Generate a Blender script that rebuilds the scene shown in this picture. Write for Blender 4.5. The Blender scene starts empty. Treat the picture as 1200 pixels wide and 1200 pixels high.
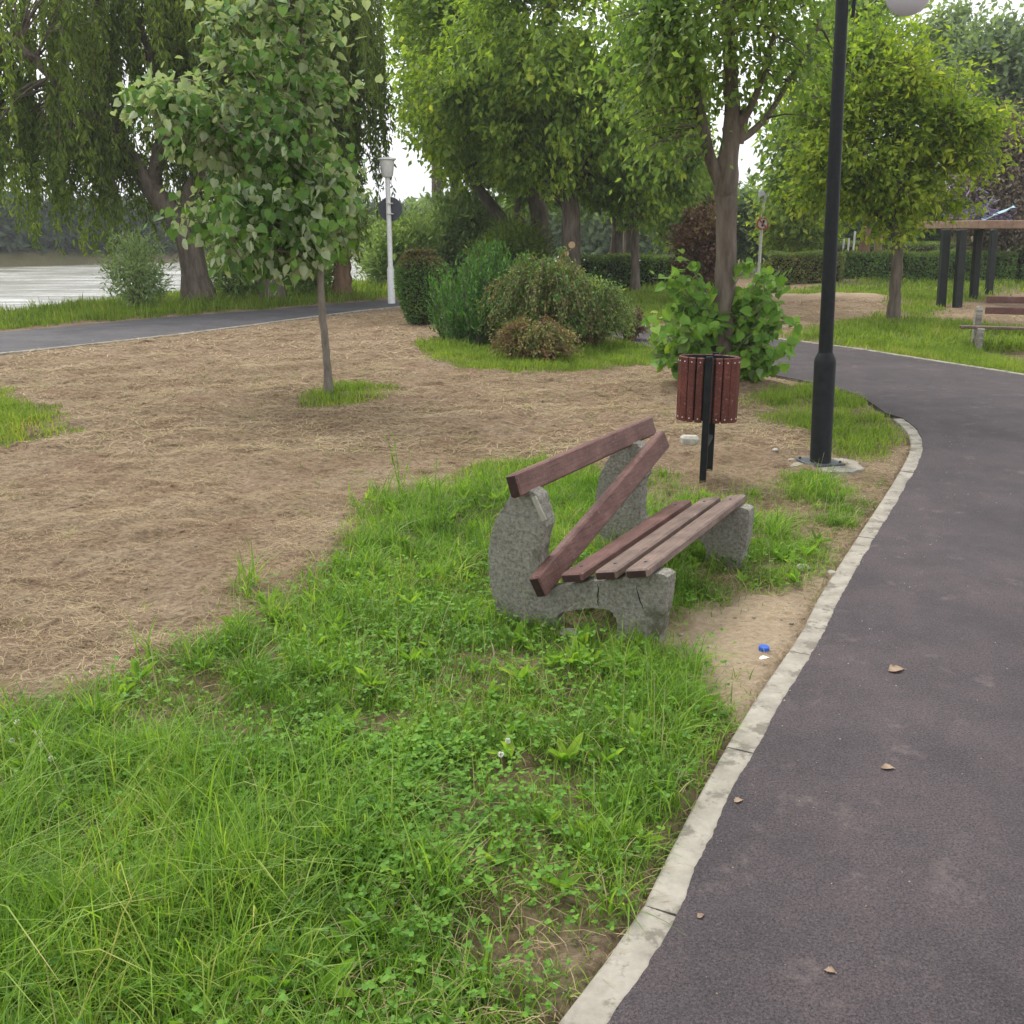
import bpy, math, random
import numpy as np
from mathutils import Vector, Matrix

random.seed(7); rng = np.random.default_rng(7)
scene = bpy.context.scene
C = scene.collection
R = math.radians

# ------------------------------------------------------------------ camera, light
EYE = 1.9; PITCH = R(16); F = 1150.0
cam_d = bpy.data.cameras.new("camera"); cam = bpy.data.objects.new("camera", cam_d); C.objects.link(cam)
cam.location = (0, 0, EYE); cam.rotation_euler = (R(90) - PITCH, 0, 0)
cam_d.sensor_width = 36; cam_d.lens = 36 * F / 1200; cam_d.clip_start = 0.05; cam_d.clip_end = 2000
scene.camera = cam

SUN_EL, SUN_AZ = R(58), R(-35)          # azimuth measured from +Y towards +X
world = bpy.data.worlds.new("World"); scene.world = world; world.use_nodes = True
nt = world.node_tree; nt.nodes.clear()
out = nt.nodes.new("ShaderNodeOutputWorld"); bg = nt.nodes.new("ShaderNodeBackground")
sky = nt.nodes.new("ShaderNodeTexSky"); sky.sky_type = 'NISHITA'; sky.sun_disc = False
sky.sun_elevation = SUN_EL; sky.sun_rotation = SUN_AZ; sky.dust_density = 6; sky.air_density = 1.5; sky.ozone_density = 1
hs = nt.nodes.new("ShaderNodeHueSaturation"); hs.inputs['Saturation'].default_value = 0.22
cl = nt.nodes.new("ShaderNodeMix"); cl.data_type = 'RGBA'
cl.inputs[0].default_value = 0.55; cl.inputs[7].default_value = (10.0, 10.2, 10.6, 1)   # even cloud cover
nt.links.new(sky.outputs[0], hs.inputs['Color']); nt.links.new(hs.outputs[0], cl.inputs[6])
nt.links.new(cl.outputs[2], bg.inputs['Color']); bg.inputs['Strength'].default_value = 0.11
nt.links.new(bg.outputs[0], out.inputs[0])
sl = bpy.data.lights.new("sun", 'SUN'); sl.energy = 1.2; sl.angle = R(22); sl.color = (1, .96, .89)
so = bpy.data.objects.new("sun", sl); C.objects.link(so)
sd = Vector((math.sin(SUN_AZ) * math.cos(SUN_EL), math.cos(SUN_AZ) * math.cos(SUN_EL), math.sin(SUN_EL)))
so.rotation_euler = sd.to_track_quat('Z', 'Y').to_euler()
scene.view_settings.view_transform = 'Standard'; scene.view_settings.look = 'None'
scene.view_settings.exposure = 0.85; scene.view_settings.gamma = 1

# ------------------------------------------------------------------ measuring helpers
cp, sp = math.cos(PITCH), math.sin(PITCH)
def ray(px, py):
    a, b = (px - 600) / F, (600 - py) / F
    return np.array([a, cp + b * sp, -sp + b * cp])
def G(px, py, z=0.0):                    # ground point seen at a pixel of the 1200 px photograph
    d = ray(px, py); t = (z - EYE) / d[2]
    return np.array([d[0] * t, d[1] * t, z])
def AT(px, py, Y):                       # point seen at a pixel at ground distance Y
    d = ray(px, py); t = Y / d[1]
    return np.array([d[0] * t, Y, EYE + d[2] * t])
def proj(p):
    x, y, z = p[0], p[1], p[2] - EYE
    dep = y * cp - z * sp; v = y * sp + z * cp
    return 600 + F * x / dep, 600 - F * v / dep

def tag(o, label=None, cat=None, group=None, kind=None):
    if label: o['label'] = label
    if cat: o['category'] = cat
    if group: o['group'] = group
    if kind: o['kind'] = kind
    return o
def empty(name, loc, rz=0):
    o = bpy.data.objects.new(name, None); C.objects.link(o); o.location = loc; o.rotation_euler[2] = rz
    o.empty_display_size = .2
    bpy.context.view_layer.update()
    return o
def thing(name, label, cat, loc=(0, 0, 0), rz=0, group=None):
    return tag(empty(name, loc, rz), label, cat, group)

# value noise
_perm = rng.permutation(4096).astype(np.int64); _val = rng.random(4096)
def vnoise(x, y, z=None):
    x = np.asarray(x, float); y = np.asarray(y, float); z = np.zeros_like(x) if z is None else np.asarray(z, float)
    xi, yi, zi = (np.floor(a).astype(np.int64) for a in (x, y, z))
    xf, yf, zf = x - xi, y - yi, z - zi
    u, v, w = (a * a * (3 - 2 * a) for a in (xf, yf, zf))
    def h(i, j, k): return _val[_perm[(_perm[(_perm[i & 4095] + j) & 4095] + k) & 4095]]
    def L(a, b, t): return a + (b - a) * t
    return L(L(L(h(xi, yi, zi), h(xi+1, yi, zi), u), L(h(xi, yi+1, zi), h(xi+1, yi+1, zi), u), v),
             L(L(h(xi, yi, zi+1), h(xi+1, yi, zi+1), u), L(h(xi, yi+1, zi+1), h(xi+1, yi+1, zi+1), u), v), w)
def fbm(x, y, z=None, o=4):
    s = 0; a = .5; t = 0
    x = np.asarray(x, float); y = np.asarray(y, float)
    z = np.zeros_like(x) if z is None else np.asarray(z, float)
    for i in range(o):
        s = s + a * vnoise(x * 2**i + 13.7 * i, y * 2**i + 5.1 * i, z * 2**i); t += a; a *= .5
    return s / t
def inpoly(x, y, poly):
    ins = np.zeros(x.shape, bool); n = len(poly)
    for i in range(n):
        x0, y0 = poly[i]; x1, y1 = poly[(i + 1) % n]
        if y0 == y1: continue
        c = ((y0 > y) != (y1 > y)) & (x < (x1 - x0) * (y - y0) / (y1 - y0) + x0)
        ins ^= c
    return ins
def dpoly(x, y, pts, closed=True):       # distance to an outline
    d = np.full(x.shape, 1e9); n = len(pts)
    for i in range(n if closed else n - 1):
        ax, ay = pts[i]; bx, by = pts[(i + 1) % n]
        dx, dy = bx - ax, by - ay; L = dx * dx + dy * dy + 1e-12
        t = np.clip(((x - ax) * dx + (y - ay) * dy) / L, 0, 1)
        d = np.minimum(d, np.hypot(x - ax - t * dx, y - ay - t * dy))
    return d
def sdist(x, y, poly):                   # positive inside
    d = dpoly(x, y, poly); return np.where(inpoly(x, y, poly), d, -d)
def catmull(P, n=8):
    P = [np.array(p, float) for p in P]; P = [2 * P[0] - P[1]] + P + [2 * P[-1] - P[-2]]; o = []
    for i in range(1, len(P) - 2):
        for k in range(n):
            t = k / n; a, b, c, d = P[i-1:i+3]
            o.append(.5 * (2*b + (c-a)*t + (2*a-5*b+4*c-d)*t*t + (-a+3*b-3*c+d)*t**3))
    o.append(P[-2]); return np.array(o)

# ------------------------------------------------------------------ mesh helpers
def raw_mesh(name, V, faces_list, mats, parent=None, smooth=False, attrs=None, mi=None):
    """V (n,3); faces_list = list of int arrays (m,k)"""
    V = np.ascontiguousarray(V, dtype=np.float32)
    me = bpy.data.meshes.new(name); me.vertices.add(len(V)); me.vertices.foreach_set('co', V.ravel())
    idx = np.concatenate([f.ravel() for f in faces_list]).astype(np.int32)
    tot = np.concatenate([np.full(len(f), f.shape[1], np.int32) for f in faces_list])
    st = np.concatenate([[0], np.cumsum(tot)[:-1]]).astype(np.int32)
    me.loops.add(len(idx)); me.loops.foreach_set('vertex_index', idx)
    me.polygons.add(len(tot)); me.polygons.foreach_set('loop_start', st); me.polygons.foreach_set('loop_total', tot)
    if mi is not None: me.polygons.foreach_set('material_index', np.asarray(mi, np.int32))
    me.polygons.foreach_set('use_smooth', np.full(len(tot), bool(smooth)))
    for k, a in (attrs or {}).items():
        at = me.attributes.new(k, 'FLOAT', 'POINT'); at.data.foreach_set('value', np.asarray(a, np.float32))
    me.update(); me.validate(clean_customdata=False)
    for m in (mats if isinstance(mats, list) else [mats]): me.materials.append(m)
    o = bpy.data.objects.new(name, me); C.objects.link(o)
    if parent is not None:
        o.parent = parent; o.matrix_parent_inverse = Matrix.Identity(4)
        wm = Matrix.Translation(parent.location) @ Matrix.Rotation(parent.rotation_euler[2], 4, 'Z') if parent.type == 'EMPTY' else None
        if wm is not None and name not in LOCAL: me.transform(wm.inverted())
        elif parent.type != 'EMPTY' and parent.parent is not None and name not in LOCAL:
            g = parent.parent; wm = Matrix.Translation(g.location) @ Matrix.Rotation(g.rotation_euler[2], 4, 'Z')
            me.transform(wm.inverted())
    return o
LOCAL = set()
class MB:
    """collects polygons (world coordinates) into ONE mesh"""
    def __init__(s): s.v = []; s.f = {}; s.n = 0
    def add(s, V, F):
        V = np.asarray(V, float).reshape(-1, 3); s.v.append(V)
        for f in F: s.f.setdefault(len(f), []).append([i + s.n for i in f])
        s.n += len(V)
    def addarr(s, V, Fa):
        s.v.append(np.asarray(V).reshape(-1, 3)); s.f.setdefault(Fa.shape[1], []).append(np.asarray(Fa) + s.n); s.n += len(s.v[-1])
    def box(s, c, sx, sy, sz, M=None, bev=0.0):
        """chamfered box: c centre, full sizes, M 3x3 axes as columns"""
        M = np.eye(3) if M is None else np.asarray(M); h = np.array([sx, sy, sz]) / 2; b = min(bev, h.min() * .8)
        if b <= 0:
            V = [[x, y, z] for x in (-1, 1) for y in (-1, 1) for z in (-1, 1)]
            V = np.array(V) * h; F = [(0,1,3,2),(4,6,7,5),(0,4,5,1),(2,3,7,6),(0,2,6,4),(1,5,7,3)]
        else:
            V = []; idx = {}
            for x in (-1, 1):
                for y in (-1, 1):
                    for z in (-1, 1):
                        sg = np.array([x, y, z])
                        for a in range(3):
                            p = sg * (h - b); p[a] = sg[a] * h[a]; idx[(x, y, z, a)] = len(V); V.append(p)
            F = []
            for a in range(3):
                o1, o2 = [(1, 2), (0, 2), (0, 1)][a]
                for sgn in (-1, 1):
                    q = []
                    for (u, w) in ((-1, -1), (1, -1), (1, 1), (-1, 1)):
                        t = [0, 0, 0]; t[a] = sgn; t[o1] = u; t[o2] = w; q.append(idx[(*t, a)])
                    if (sgn < 0) != (a == 1): q = q[::-1]
                    F.append(q)
            for a in range(3):
                o1, o2 = [(1, 2), (0, 2), (0, 1)][a]
                for u in (-1, 1):
                    for w in (-1, 1):
                        t0 = [0, 0, 0]; t0[o1] = u; t0[o2] = w; t1 = list(t0); t0[a] = -1; t1[a] = 1
                        F.append([idx[(*t0, o1)], idx[(*t1, o1)], idx[(*t1, o2)], idx[(*t0, o2)]])
            for x in (-1, 1):
                for y in (-1, 1):
                    for z in (-1, 1): F.append([idx[(x, y, z, a)] for a in range(3)])
            V = np.array(V)
        s.add(V @ M.T + np.asarray(c), F)
    def bar(s, p, q, w, h, up=(0, 0, 1), bev=.004):
        p = np.asarray(p, float); q = np.asarray(q, float); d = q - p; L = np.linalg.norm(d); d /= L
        up = np.asarray(up, float); sx = np.cross(d, up); sx /= np.linalg.norm(sx); u = np.cross(sx, d)
        s.box((p + q) / 2, w, L, h, np.stack([sx, d, u], 1), bev)
    def tube(s, pts, rad, n=10, cap=True):
        pts = np.asarray(pts, float); rad = np.broadcast_to(rad, (len(pts),)); m = len(pts)
        T = np.gradient(pts, axis=0); T /= np.linalg.norm(T, axis=1)[:, None] + 1e-9
        ref = np.array([1, 0, 0.]) if abs(T[:, 2]).mean() > .5 else np.array([0, 0, 1.])
        V = []
        for i in range(m):
            a = np.cross(T[i], ref); a /= np.linalg.norm(a) + 1e-9; b = np.cross(T[i], a)
            ang = np.arange(n) * 2 * math.pi / n
            V.append(pts[i] + rad[i] * (np.cos(ang)[:, None] * a + np.sin(ang)[:, None] * b))
        F = [[i*n+j, i*n+(j+1) % n, (i+1)*n+(j+1) % n, (i+1)*n+j] for i in range(m-1) for j in range(n)]
        if cap: F += [list(range(n))[::-1], [(m-1)*n + j for j in range(n)]]
        s.add(np.concatenate(V), F)
    def lathe(s, c, prof, n=24):
        c = np.asarray(c, float); ang = np.arange(n) * 2 * math.pi / n; V = []
        for r, z in prof: V.append(np.stack([c[0] + r*np.cos(ang), c[1] + r*np.sin(ang), np.full(n, c[2] + z)], 1))
        m = len(prof)
        F = [[i*n+j, i*n+(j+1) % n, (i+1)*n+(j+1) % n, (i+1)*n+j] for i in range(m-1) for j in range(n)]
        F += [list(range(n))[::-1], [(m-1)*n+j for j in range(n)]]
        s.add(np.concatenate(V), F)
    def build(s, name, mat, parent=None, smooth=False, **k):
        fl = [np.concatenate([np.atleast_2d(np.asarray(x)) for x in v]) for v in s.f.values()]
        o = raw_mesh(name, np.concatenate(s.v), fl, mat, parent, smooth, **k)
        if smooth:
            try: o.data.set_sharp_from_angle(angle=R(40))
            except Exception: pass
        return o

def batch_tubes(P, Rr, n=3):
    N, K, _ = P.shape
    T = np.gradient(P, axis=1); T /= np.linalg.norm(T, axis=2, keepdims=True) + 1e-9
    ref = np.where(np.abs(T[..., 2:3]) > .8, np.array([1, 0, 0.]), np.array([0, 0, 1.]))
    a = np.cross(T, ref); a /= np.linalg.norm(a, axis=2, keepdims=True) + 1e-9; b = np.cross(T, a)
    ang = np.arange(n) * 2 * math.pi / n
    V = P[:, :, None] + Rr[:, :, None, None] * (np.cos(ang)[None, None, :, None] * a[:, :, None] + np.sin(ang)[None, None, :, None] * b[:, :, None])
    base = (np.arange(N) * K * n)[:, None, None]
    i = np.arange(K - 1)[None, :, None] * n; j = np.arange(n)[None, None, :]; j2 = (j + 1) % n
    Fq = np.stack([base + i + j, base + i + j2, base + i + n + j2, base + i + n + j], -1).reshape(-1, 4)
    return V.reshape(-1, 3), Fq
def norm(a): return a / (np.linalg.norm(a, axis=-1, keepdims=True) + 1e-9)
TPL = {
 'oval': (np.array([[0,0,0],[.27,.38,.05],[0,1,-.06],[-.27,.38,.05]]), np.array([[0,1,2,3]])),
 'narrow': (np.array([[0,0,0],[.11,.4,.02],[0,1,-.05],[-.11,.4,.02]]), np.array([[0,1,2,3]])),
 'round': (np.array([[0,0,0],[.38,.15,.03],[.4,.6,.03],[0,1,-.03],[-.4,.6,.03],[-.38,.15,.03]]), np.array([[0,1,2,3],[0,3,4,5]])),
 'heart': (np.array([[0,.06,-.02],[.24,-.04,.06],[.46,.2,.09],[.42,.55,.05],[.17,.86,-.03],[0,1.08,-.12],[-.17,.86,-.03],[-.42,.55,.05],[-.46,.2,.09],[-.24,-.04,.06],[0,.5,-.02]]),
           np.array([[0,1,2,10],[10,2,3,4],[10,4,5,6],[10,6,7,8],[0,10,8,9]])),
 'spray': (np.array([[0,0,0],[.16,.3,.06],[.1,.75,.02],[0,1,-.1],[-.1,.75,.02],[-.16,.3,.06]]), np.array([[0,1,2,3],[0,3,4,5]])),
}
def leaves(pos, direc, nrm, size, kind):
    T, Fq = TPL[kind]; N = len(pos)
    y = norm(direc); x = norm(np.cross(y, nrm)); z = np.cross(x, y)
    s = np.broadcast_to(size, (N,))[:, None, None]
    V = pos[:, None] + s * (T[None, :, 0:1] * x[:, None] + T[None, :, 1:2] * y[:, None] + T[None, :, 2:3] * z[:, None])
    Fa = (np.arange(N) * len(T))[:, None, None] + Fq[None]
    return V.reshape(-1, 3), Fa.reshape(-1, Fq.shape[1])

# ------------------------------------------------------------------ materials
def mat(name):
    m = bpy.data.materials.new(name); m.use_nodes = True; n = m.node_tree.nodes; n.clear(); return m, n, m.node_tree.links
def ramp(n, stops):
    r = n.new('ShaderNodeValToRGB'); e = r.color_ramp.elements
    while len(e) > 1: e.remove(e[-1])
    e[0].position = stops[0][0]; e[0].color = (*stops[0][1], 1)
    for p, c in stops[1:]:
        x = e.new(p); x.color = (*c, 1)
    return r
def noise(n, l, scale, detail=4, coord=None, rough=.55):
    t = n.new('ShaderNodeTexNoise'); t.inputs['Scale'].default_value = scale; t.inputs['Detail'].default_value = detail
    t.inputs['Roughness'].default_value = rough
    if coord is not None: l.new(coord, t.inputs['Vector'])
    return t
def mixc(n, l, fac, a, b, mode='MIX'):
    m = n.new('ShaderNodeMix'); m.data_type = 'RGBA'; m.blend_type = mode
    for s, v in ((0, fac), (6, a), (7, b)):
        if isinstance(v, (int, float)): m.inputs[s].default_value = v
        elif isinstance(v, tuple): m.inputs[s].default_value = (*v, 1)
        else: l.new(v, m.inputs[s])
    return m.outputs[2]
def pos(n): return n.new('ShaderNodeNewGeometry').outputs['Position']

def leaf_mat(name, stops, under=None, trans=.35, nscale=.9, rough=.55):
    m, n, l = mat(name)
    g = n.new('ShaderNodeNewGeometry')
    nz = noise(n, l, nscale, 3, g.outputs['Position'])
    ma = n.new('ShaderNodeMath'); ma.operation = 'MULTIPLY_ADD'; ma.inputs[1].default_value = .62
    l.new(g.outputs['Random Per Island'], ma.inputs[0])
    mb = n.new('ShaderNodeMath'); mb.operation = 'MULTIPLY_ADD'; mb.inputs[1].default_value = 1.2; mb.inputs[2].default_value = -.42
    l.new(nz.outputs['Fac'], mb.inputs[0]); l.new(mb.outputs[0], ma.inputs[2])
    r = ramp(n, stops); l.new(ma.outputs[0], r.inputs[0]); col = r.outputs[0]
    if under: col = mixc(n, l, g.outputs['Backfacing'], col, under)
    p = n.new('ShaderNodeBsdfPrincipled'); p.inputs['Roughness'].default_value = rough
    p.inputs['Specular IOR Level'].default_value = .25
    l.new(col, p.inputs['Base Color'])
    t = n.new('ShaderNodeBsdfTranslucent'); tc = mixc(n, l, .75, col, (1.35, 1.4, .45), 'MULTIPLY'); l.new(tc, t.inputs[0])
    mx = n.new('ShaderNodeMixShader'); mx.inputs[0].default_value = trans; l.new(p.outputs[0], mx.inputs[1]); l.new(t.outputs[0], mx.inputs[2])
    o = n.new('ShaderNodeOutputMaterial'); l.new(mx.outputs[0], o.inputs[0]); return m
def surf_mat(name, stops, scale=8, detail=6, rough=.85, bump=.3, bscale=None, stretch=None, metallic=0, dist=.01, spec=.3, extra=None):
    m, n, l = mat(name)
    tc = n.new('ShaderNodeTexCoord'); mp = n.new('ShaderNodeMapping'); l.new(tc.outputs['Object'], mp.inputs[0])
    if stretch: mp.inputs['Scale'].default_value = stretch
    nz = noise(n, l, scale, detail, mp.outputs[0], .65)
    r = ramp(n, stops); l.new(nz.outputs['Fac'], r.inputs[0]); col = r.outputs[0]
    if extra:                                   # (scale, threshold, colour): blotches
        n2 = noise(n, l, extra[0], 5, tc.outputs['Object'], .7)
        rr = ramp(n, [(extra[1], (0, 0, 0)), (extra[1] + .08, (1, 1, 1))]); l.new(n2.outputs['Fac'], rr.inputs[0])
        col = mixc(n, l, rr.outputs[0], col, extra[2])
    p = n.new('ShaderNodeBsdfPrincipled'); p.inputs['Roughness'].default_value = rough; p.inputs['Metallic'].default_value = metallic
    p.inputs['Specular IOR Level'].default_value = spec
    l.new(col, p.inputs['Base Color'])
    if bump:
        nb = noise(n, l, bscale or scale * 3, 5, mp.outputs[0], .7)
        b = n.new('ShaderNodeBump'); b.inputs['Strength'].default_value = bump; b.inputs['Distance'].default_value = dist
        l.new(nb.outputs['Fac'], b.inputs['Height']); l.new(b.outputs[0], p.inputs['Normal'])
        if name == 'rough_concrete':
            nc = noise(n, l, 9, 6, tc.outputs['Object'], .6); bb = n.new('ShaderNodeBump'); bb.inputs['Strength'].default_value = .9; bb.inputs['Distance'].default_value = .06
            l.new(nc.outputs['Fac'], bb.inputs['Height']); l.new(bb.outputs[0], b.inputs['Normal'])
    o = n.new('ShaderNodeOutputMaterial'); l.new(p.outputs[0], o.inputs[0]); return m

M = {}
M['grass'] = leaf_mat('grass', [(0, (0.058,0.111,0.015)), (.35, (0.124,0.246,0.029)), (.65, (0.216,0.372,0.045)), (.9, (0.364,0.446,0.092)), (1, (0.630,0.505,0.206))], trans=0.5, nscale=1.3, rough=.45)
M['grass_far'] = leaf_mat('grass_far', [(0, (0.088,0.138,0.023)), (.5, (0.190,0.288,0.041)), (.85, (0.292,0.364,0.069)), (1, (0.467,0.375,0.150))], trans=0.5)
M['clover'] = leaf_mat('clover', [(0, (0.063,0.151,0.023)), (.5, (0.138,0.303,0.041)), (1, (0.248,0.444,0.056))], trans=0.45, nscale=2)
M['weed'] = leaf_mat('weed', [(0, (0.101,0.203,0.026)), (.5, (0.203,0.355,0.046)), (1, (0.346,0.489,0.078))], trans=0.5, nscale=2)
M['straw'] = leaf_mat('straw', [(0, (0.174,0.122,0.066)), (.45, (0.337,0.254,0.143)), (.8, (0.469,0.378,0.224)), (1, (0.592,0.510,0.337))], trans=.1, rough=.8)
M['linden'] = leaf_mat('linden', [(0, (0.043,0.101,0.022)), (.5, (0.101,0.208,0.036)), (.85, (0.172,0.302,0.049)), (1, (0.259,0.374,0.073))], under=(.37,.45,.29), trans=.3)
M['mid'] = leaf_mat('mid_leaf', [(0, (0.079,0.145,0.025)), (.45, (0.185,0.289,0.043)), (.8, (0.343,0.445,0.065)), (1, (0.581,0.579,0.108))], trans=0.55)
M['mid2'] = leaf_mat('mid_leaf2', [(0, (0.073,0.140,0.040)), (.5, (0.175,0.281,0.070)), (1, (0.380,0.468,0.119))], trans=0.55)
M['yellowgreen'] = leaf_mat('yellowgreen_leaf', [(0, (0.080,0.149,0.024)), (.4, (0.194,0.297,0.034)), (.8, (0.387,0.462,0.060)), (1, (0.549,0.561,0.102))], trans=0.55)
M['dark'] = leaf_mat('dark_leaf', [(0, (0.027,0.063,0.025)), (.6, (0.063,0.126,0.043)), (1, (0.126,0.216,0.063))], trans=.25)
M['willow'] = leaf_mat('willow_leaf', [(0, (0.065,0.102,0.025)), (.5, (0.150,0.221,0.042)), (.85, (0.262,0.340,0.059)), (1, (0.355,0.391,0.101))], trans=0.55, nscale=.5)
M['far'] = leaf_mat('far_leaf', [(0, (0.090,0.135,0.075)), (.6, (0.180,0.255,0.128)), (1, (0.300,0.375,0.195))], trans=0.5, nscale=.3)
M['bank'] = leaf_mat('bank_leaf', [(0, (0.147,0.242,0.083)), (.6, (0.314,0.444,0.148)), (1, (0.545,0.666,0.264))], trans=0.5, nscale=.6)
M['paleb'] = leaf_mat('pale_bank_leaf', [(0, (.14,.22,.08)), (.6, (.28,.38,.17)), (1, (.42,.50,.28))], trans=.5, nscale=.8)
M['clip'] = leaf_mat('clip_leaf', [(0, (0.047,0.105,0.028)), (.6, (0.117,0.235,0.057)), (1, (0.258,0.352,0.114))], trans=.25, nscale=2)
M['cliptop'] = leaf_mat('cliptop_leaf', [(0, (.06,.06,.025)), (.6, (.12,.11,.045)), (1, (.19,.16,.07))], trans=.25, nscale=2)
M['hedge'] = leaf_mat('hedge_leaf', [(0, (0.054,0.106,0.029)), (.6, (0.128,0.234,0.054)), (1, (0.255,0.383,0.090))], trans=.25, nscale=1.5)
M['hedgetop'] = leaf_mat('hedgetop_leaf', [(0, (.09,.14,.03)), (.6, (.17,.24,.06)), (1, (.27,.33,.10))], trans=.35, nscale=1.5)
M['barberry'] = leaf_mat('barberry_leaf', [(0, (0.094,0.090,0.030)), (.35, (0.131,0.198,0.052)), (.7, (0.244,0.269,0.080)), (1, (0.468,0.305,0.131))], trans=.25, nscale=3.5)
M['rust'] = leaf_mat('rust_leaf', [(0, (0.110,0.060,0.030)), (.6, (0.220,0.132,0.060)), (1, (0.308,0.228,0.090))], trans=.25, nscale=2.5)
M['purple'] = leaf_mat('purple_leaf', [(0, (0.065,0.034,0.030)), (.6, (0.143,0.076,0.054)), (1, (0.221,0.170,0.072))], trans=.25)
M['juniper'] = leaf_mat('juniper_leaf', [(0, (0.034,0.095,0.021)), (.6, (0.086,0.224,0.037)), (1, (0.207,0.380,0.073))], trans=.25, nscale=2)
M['dead'] = leaf_mat('dead_leaf', [(0, (0.105,0.083,0.060)), (.6, (0.195,0.150,0.112)), (1, (0.285,0.255,0.180))], trans=.15)
M['bark'] = surf_mat('bark', [(.3, (.065,.05,.038)), (.7, (.20,.165,.13))], 9, stretch=(1,1,.22), bump=.9, dist=.03)
M['barkgrey'] = surf_mat('bark_grey', [(.3, (.10,.085,.07)), (.7, (.27,.235,.195))], 14, stretch=(1,1,.3), bump=.7, dist=.015)
M['barkred'] = surf_mat('bark_red', [(.3, (.13,.075,.045)), (.7, (.30,.19,.12))], 9, stretch=(1,1,.22), bump=.8, dist=.03)
M['cut'] = surf_mat('cut_wood', [(.3, (.55,.36,.18)), (.7, (.72,.52,.30))], 20, bump=.2)
M['concrete'] = surf_mat('rough_concrete', [(.30, (.15,.14,.115)), (.46, (.30,.28,.235)), (.68, (.46,.44,.38))], 60, 15, .95, 1.0, 90, dist=.02, extra=(4, .56, (.155,.15,.10)))
M['kerb'] = surf_mat('kerb_concrete', [(.3, (.21,.19,.155)), (.7, (.37,.345,.29))], 9, 10, .95, .6, 70, dist=.004, extra=(8, .52, (.17,.155,.125)))
def wood_mat(name, a, b, c):
    m, n, l = mat(name)
    tc = n.new('ShaderNodeTexCoord'); mp = n.new('ShaderNodeMapping'); l.new(tc.outputs['Generated'], mp.inputs[0])
    m1 = n.new('ShaderNodeMapping'); m1.inputs['Rotation'].default_value = (0, 0, -R(60.3)); l.new(tc.outputs['Object'], m1.inputs[0]); m2 = n.new('ShaderNodeMapping'); m2.inputs['Scale'].default_value = (.07, 1, 1); l.new(m1.outputs[0], m2.inputs[0])
    gr = noise(n, l, 75, 5, m2.outputs[0], .7); g = noise(n, l, 5, 8, tc.outputs['Object'], .65); r = ramp(n, [(.3, a), (.6, b), (.78, c)]); l.new(g.outputs['Fac'], r.inputs[0])
    g2 = noise(n, l, 60, 4, tc.outputs['Object'], .7); r2 = ramp(n, [(.60, (0,0,0)), (.72, (1,1,1))]); l.new(g2.outputs['Fac'], r2.inputs[0])
    rg_ = ramp(n, [(.36, (.62,.58,.55)), (.5, (1,1,1)), (.68, (1.28,1.25,1.22))]); l.new(gr.outputs['Fac'], rg_.inputs[0]); cg = mixc(n, l, .85, r.outputs[0], rg_.outputs[0], 'MULTIPLY')
    col = mixc(n, l, r2.outputs[0], cg, (.30,.22,.20))
    p = n.new('ShaderNodeBsdfPrincipled'); p.inputs['Roughness'].default_value = .6; p.inputs['Specular IOR Level'].default_value = .35
    l.new(col, p.inputs['Base Color'])
    b = n.new('ShaderNodeBump'); b.inputs['Strength'].default_value = .5; b.inputs['Distance'].default_value = .003
    l.new(gr.outputs['Fac'], b.inputs['Height']); l.new(b.outputs[0], p.inputs['Normal'])
    o = n.new('ShaderNodeOutputMaterial'); l.new(p.outputs[0], o.inputs[0]); return m
M['plank'] = wood_mat('plank_paint', (.09,.040,.032), (.155,.078,.064), (.25,.155,.13))
M['plankworn'] = wood_mat('plank_worn', (.085,.055,.043), (.18,.125,.10), (.32,.255,.21))
M['binwood'] = wood_mat('bin_wood', (.075,.019,.013), (.125,.032,.022), (.18,.058,.04))
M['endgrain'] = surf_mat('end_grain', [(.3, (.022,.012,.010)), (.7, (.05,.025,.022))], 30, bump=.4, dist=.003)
M['black'] = surf_mat('black_paint', [(.3, (.005,.007,.008)), (.7, (.014,.017,.018))], 20, rough=.5, bump=.1, spec=.22)
M['rivet'] = surf_mat('rivet_metal', [(.3, (.5,.45,.42)), (.7, (.7,.66,.62))], 20, rough=.4, bump=0)
M['white'] = surf_mat('white_paint', [(.3, (.6,.62,.6)), (.7, (.8,.8,.78))], 12, rough=.5, bump=.1)
M['grey'] = surf_mat('grey_metal', [(.3, (.045,.05,.065)), (.7, (.07,.078,.095))], 8, rough=.5, bump=0)
M['red'] = surf_mat('red_paint', [(.3, (.42,.10,.09)), (.7, (.5,.14,.12))], 8, rough=.5, bump=0)
M['postgreen'] = surf_mat('post_paint', [(.3, (.012,.018,.016)), (.7, (.026,.034,.03))], 10, rough=.6, bump=.3)
M['boardtop'] = surf_mat('board_wood', [(.3, (.20,.13,.09)), (.7, (.34,.235,.17))], 8, bump=.4)
M['blue'] = surf_mat('blue_plastic', [(.3, (.02,.09,.42)), (.7, (.04,.14,.55))], 10, rough=.35, bump=0)
M['palehue'] = surf_mat('pale_blue_sheet', [(.3, (.22,.38,.48)), (.7, (.40,.55,.62))], 6, rough=.5, bump=.1)
M['violet'] = surf_mat('violet_stick', [(.3, (.10,.08,.14)), (.7, (.25,.22,.32))], 20, bump=.1)
M['stone'] = surf_mat('stone', [(.3, (.26,.24,.19)), (.7, (.5,.48,.42))], 12, bump=.6)
M['leafbrown'] = surf_mat('dry_leaf', [(.3, (.17,.115,.08)), (.7, (.34,.25,.17))], 30, bump=.4)
M['petal'] = surf_mat('petal', [(.3, (.7,.7,.6)), (.7, (.85,.84,.75))], 30, bump=0)
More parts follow.
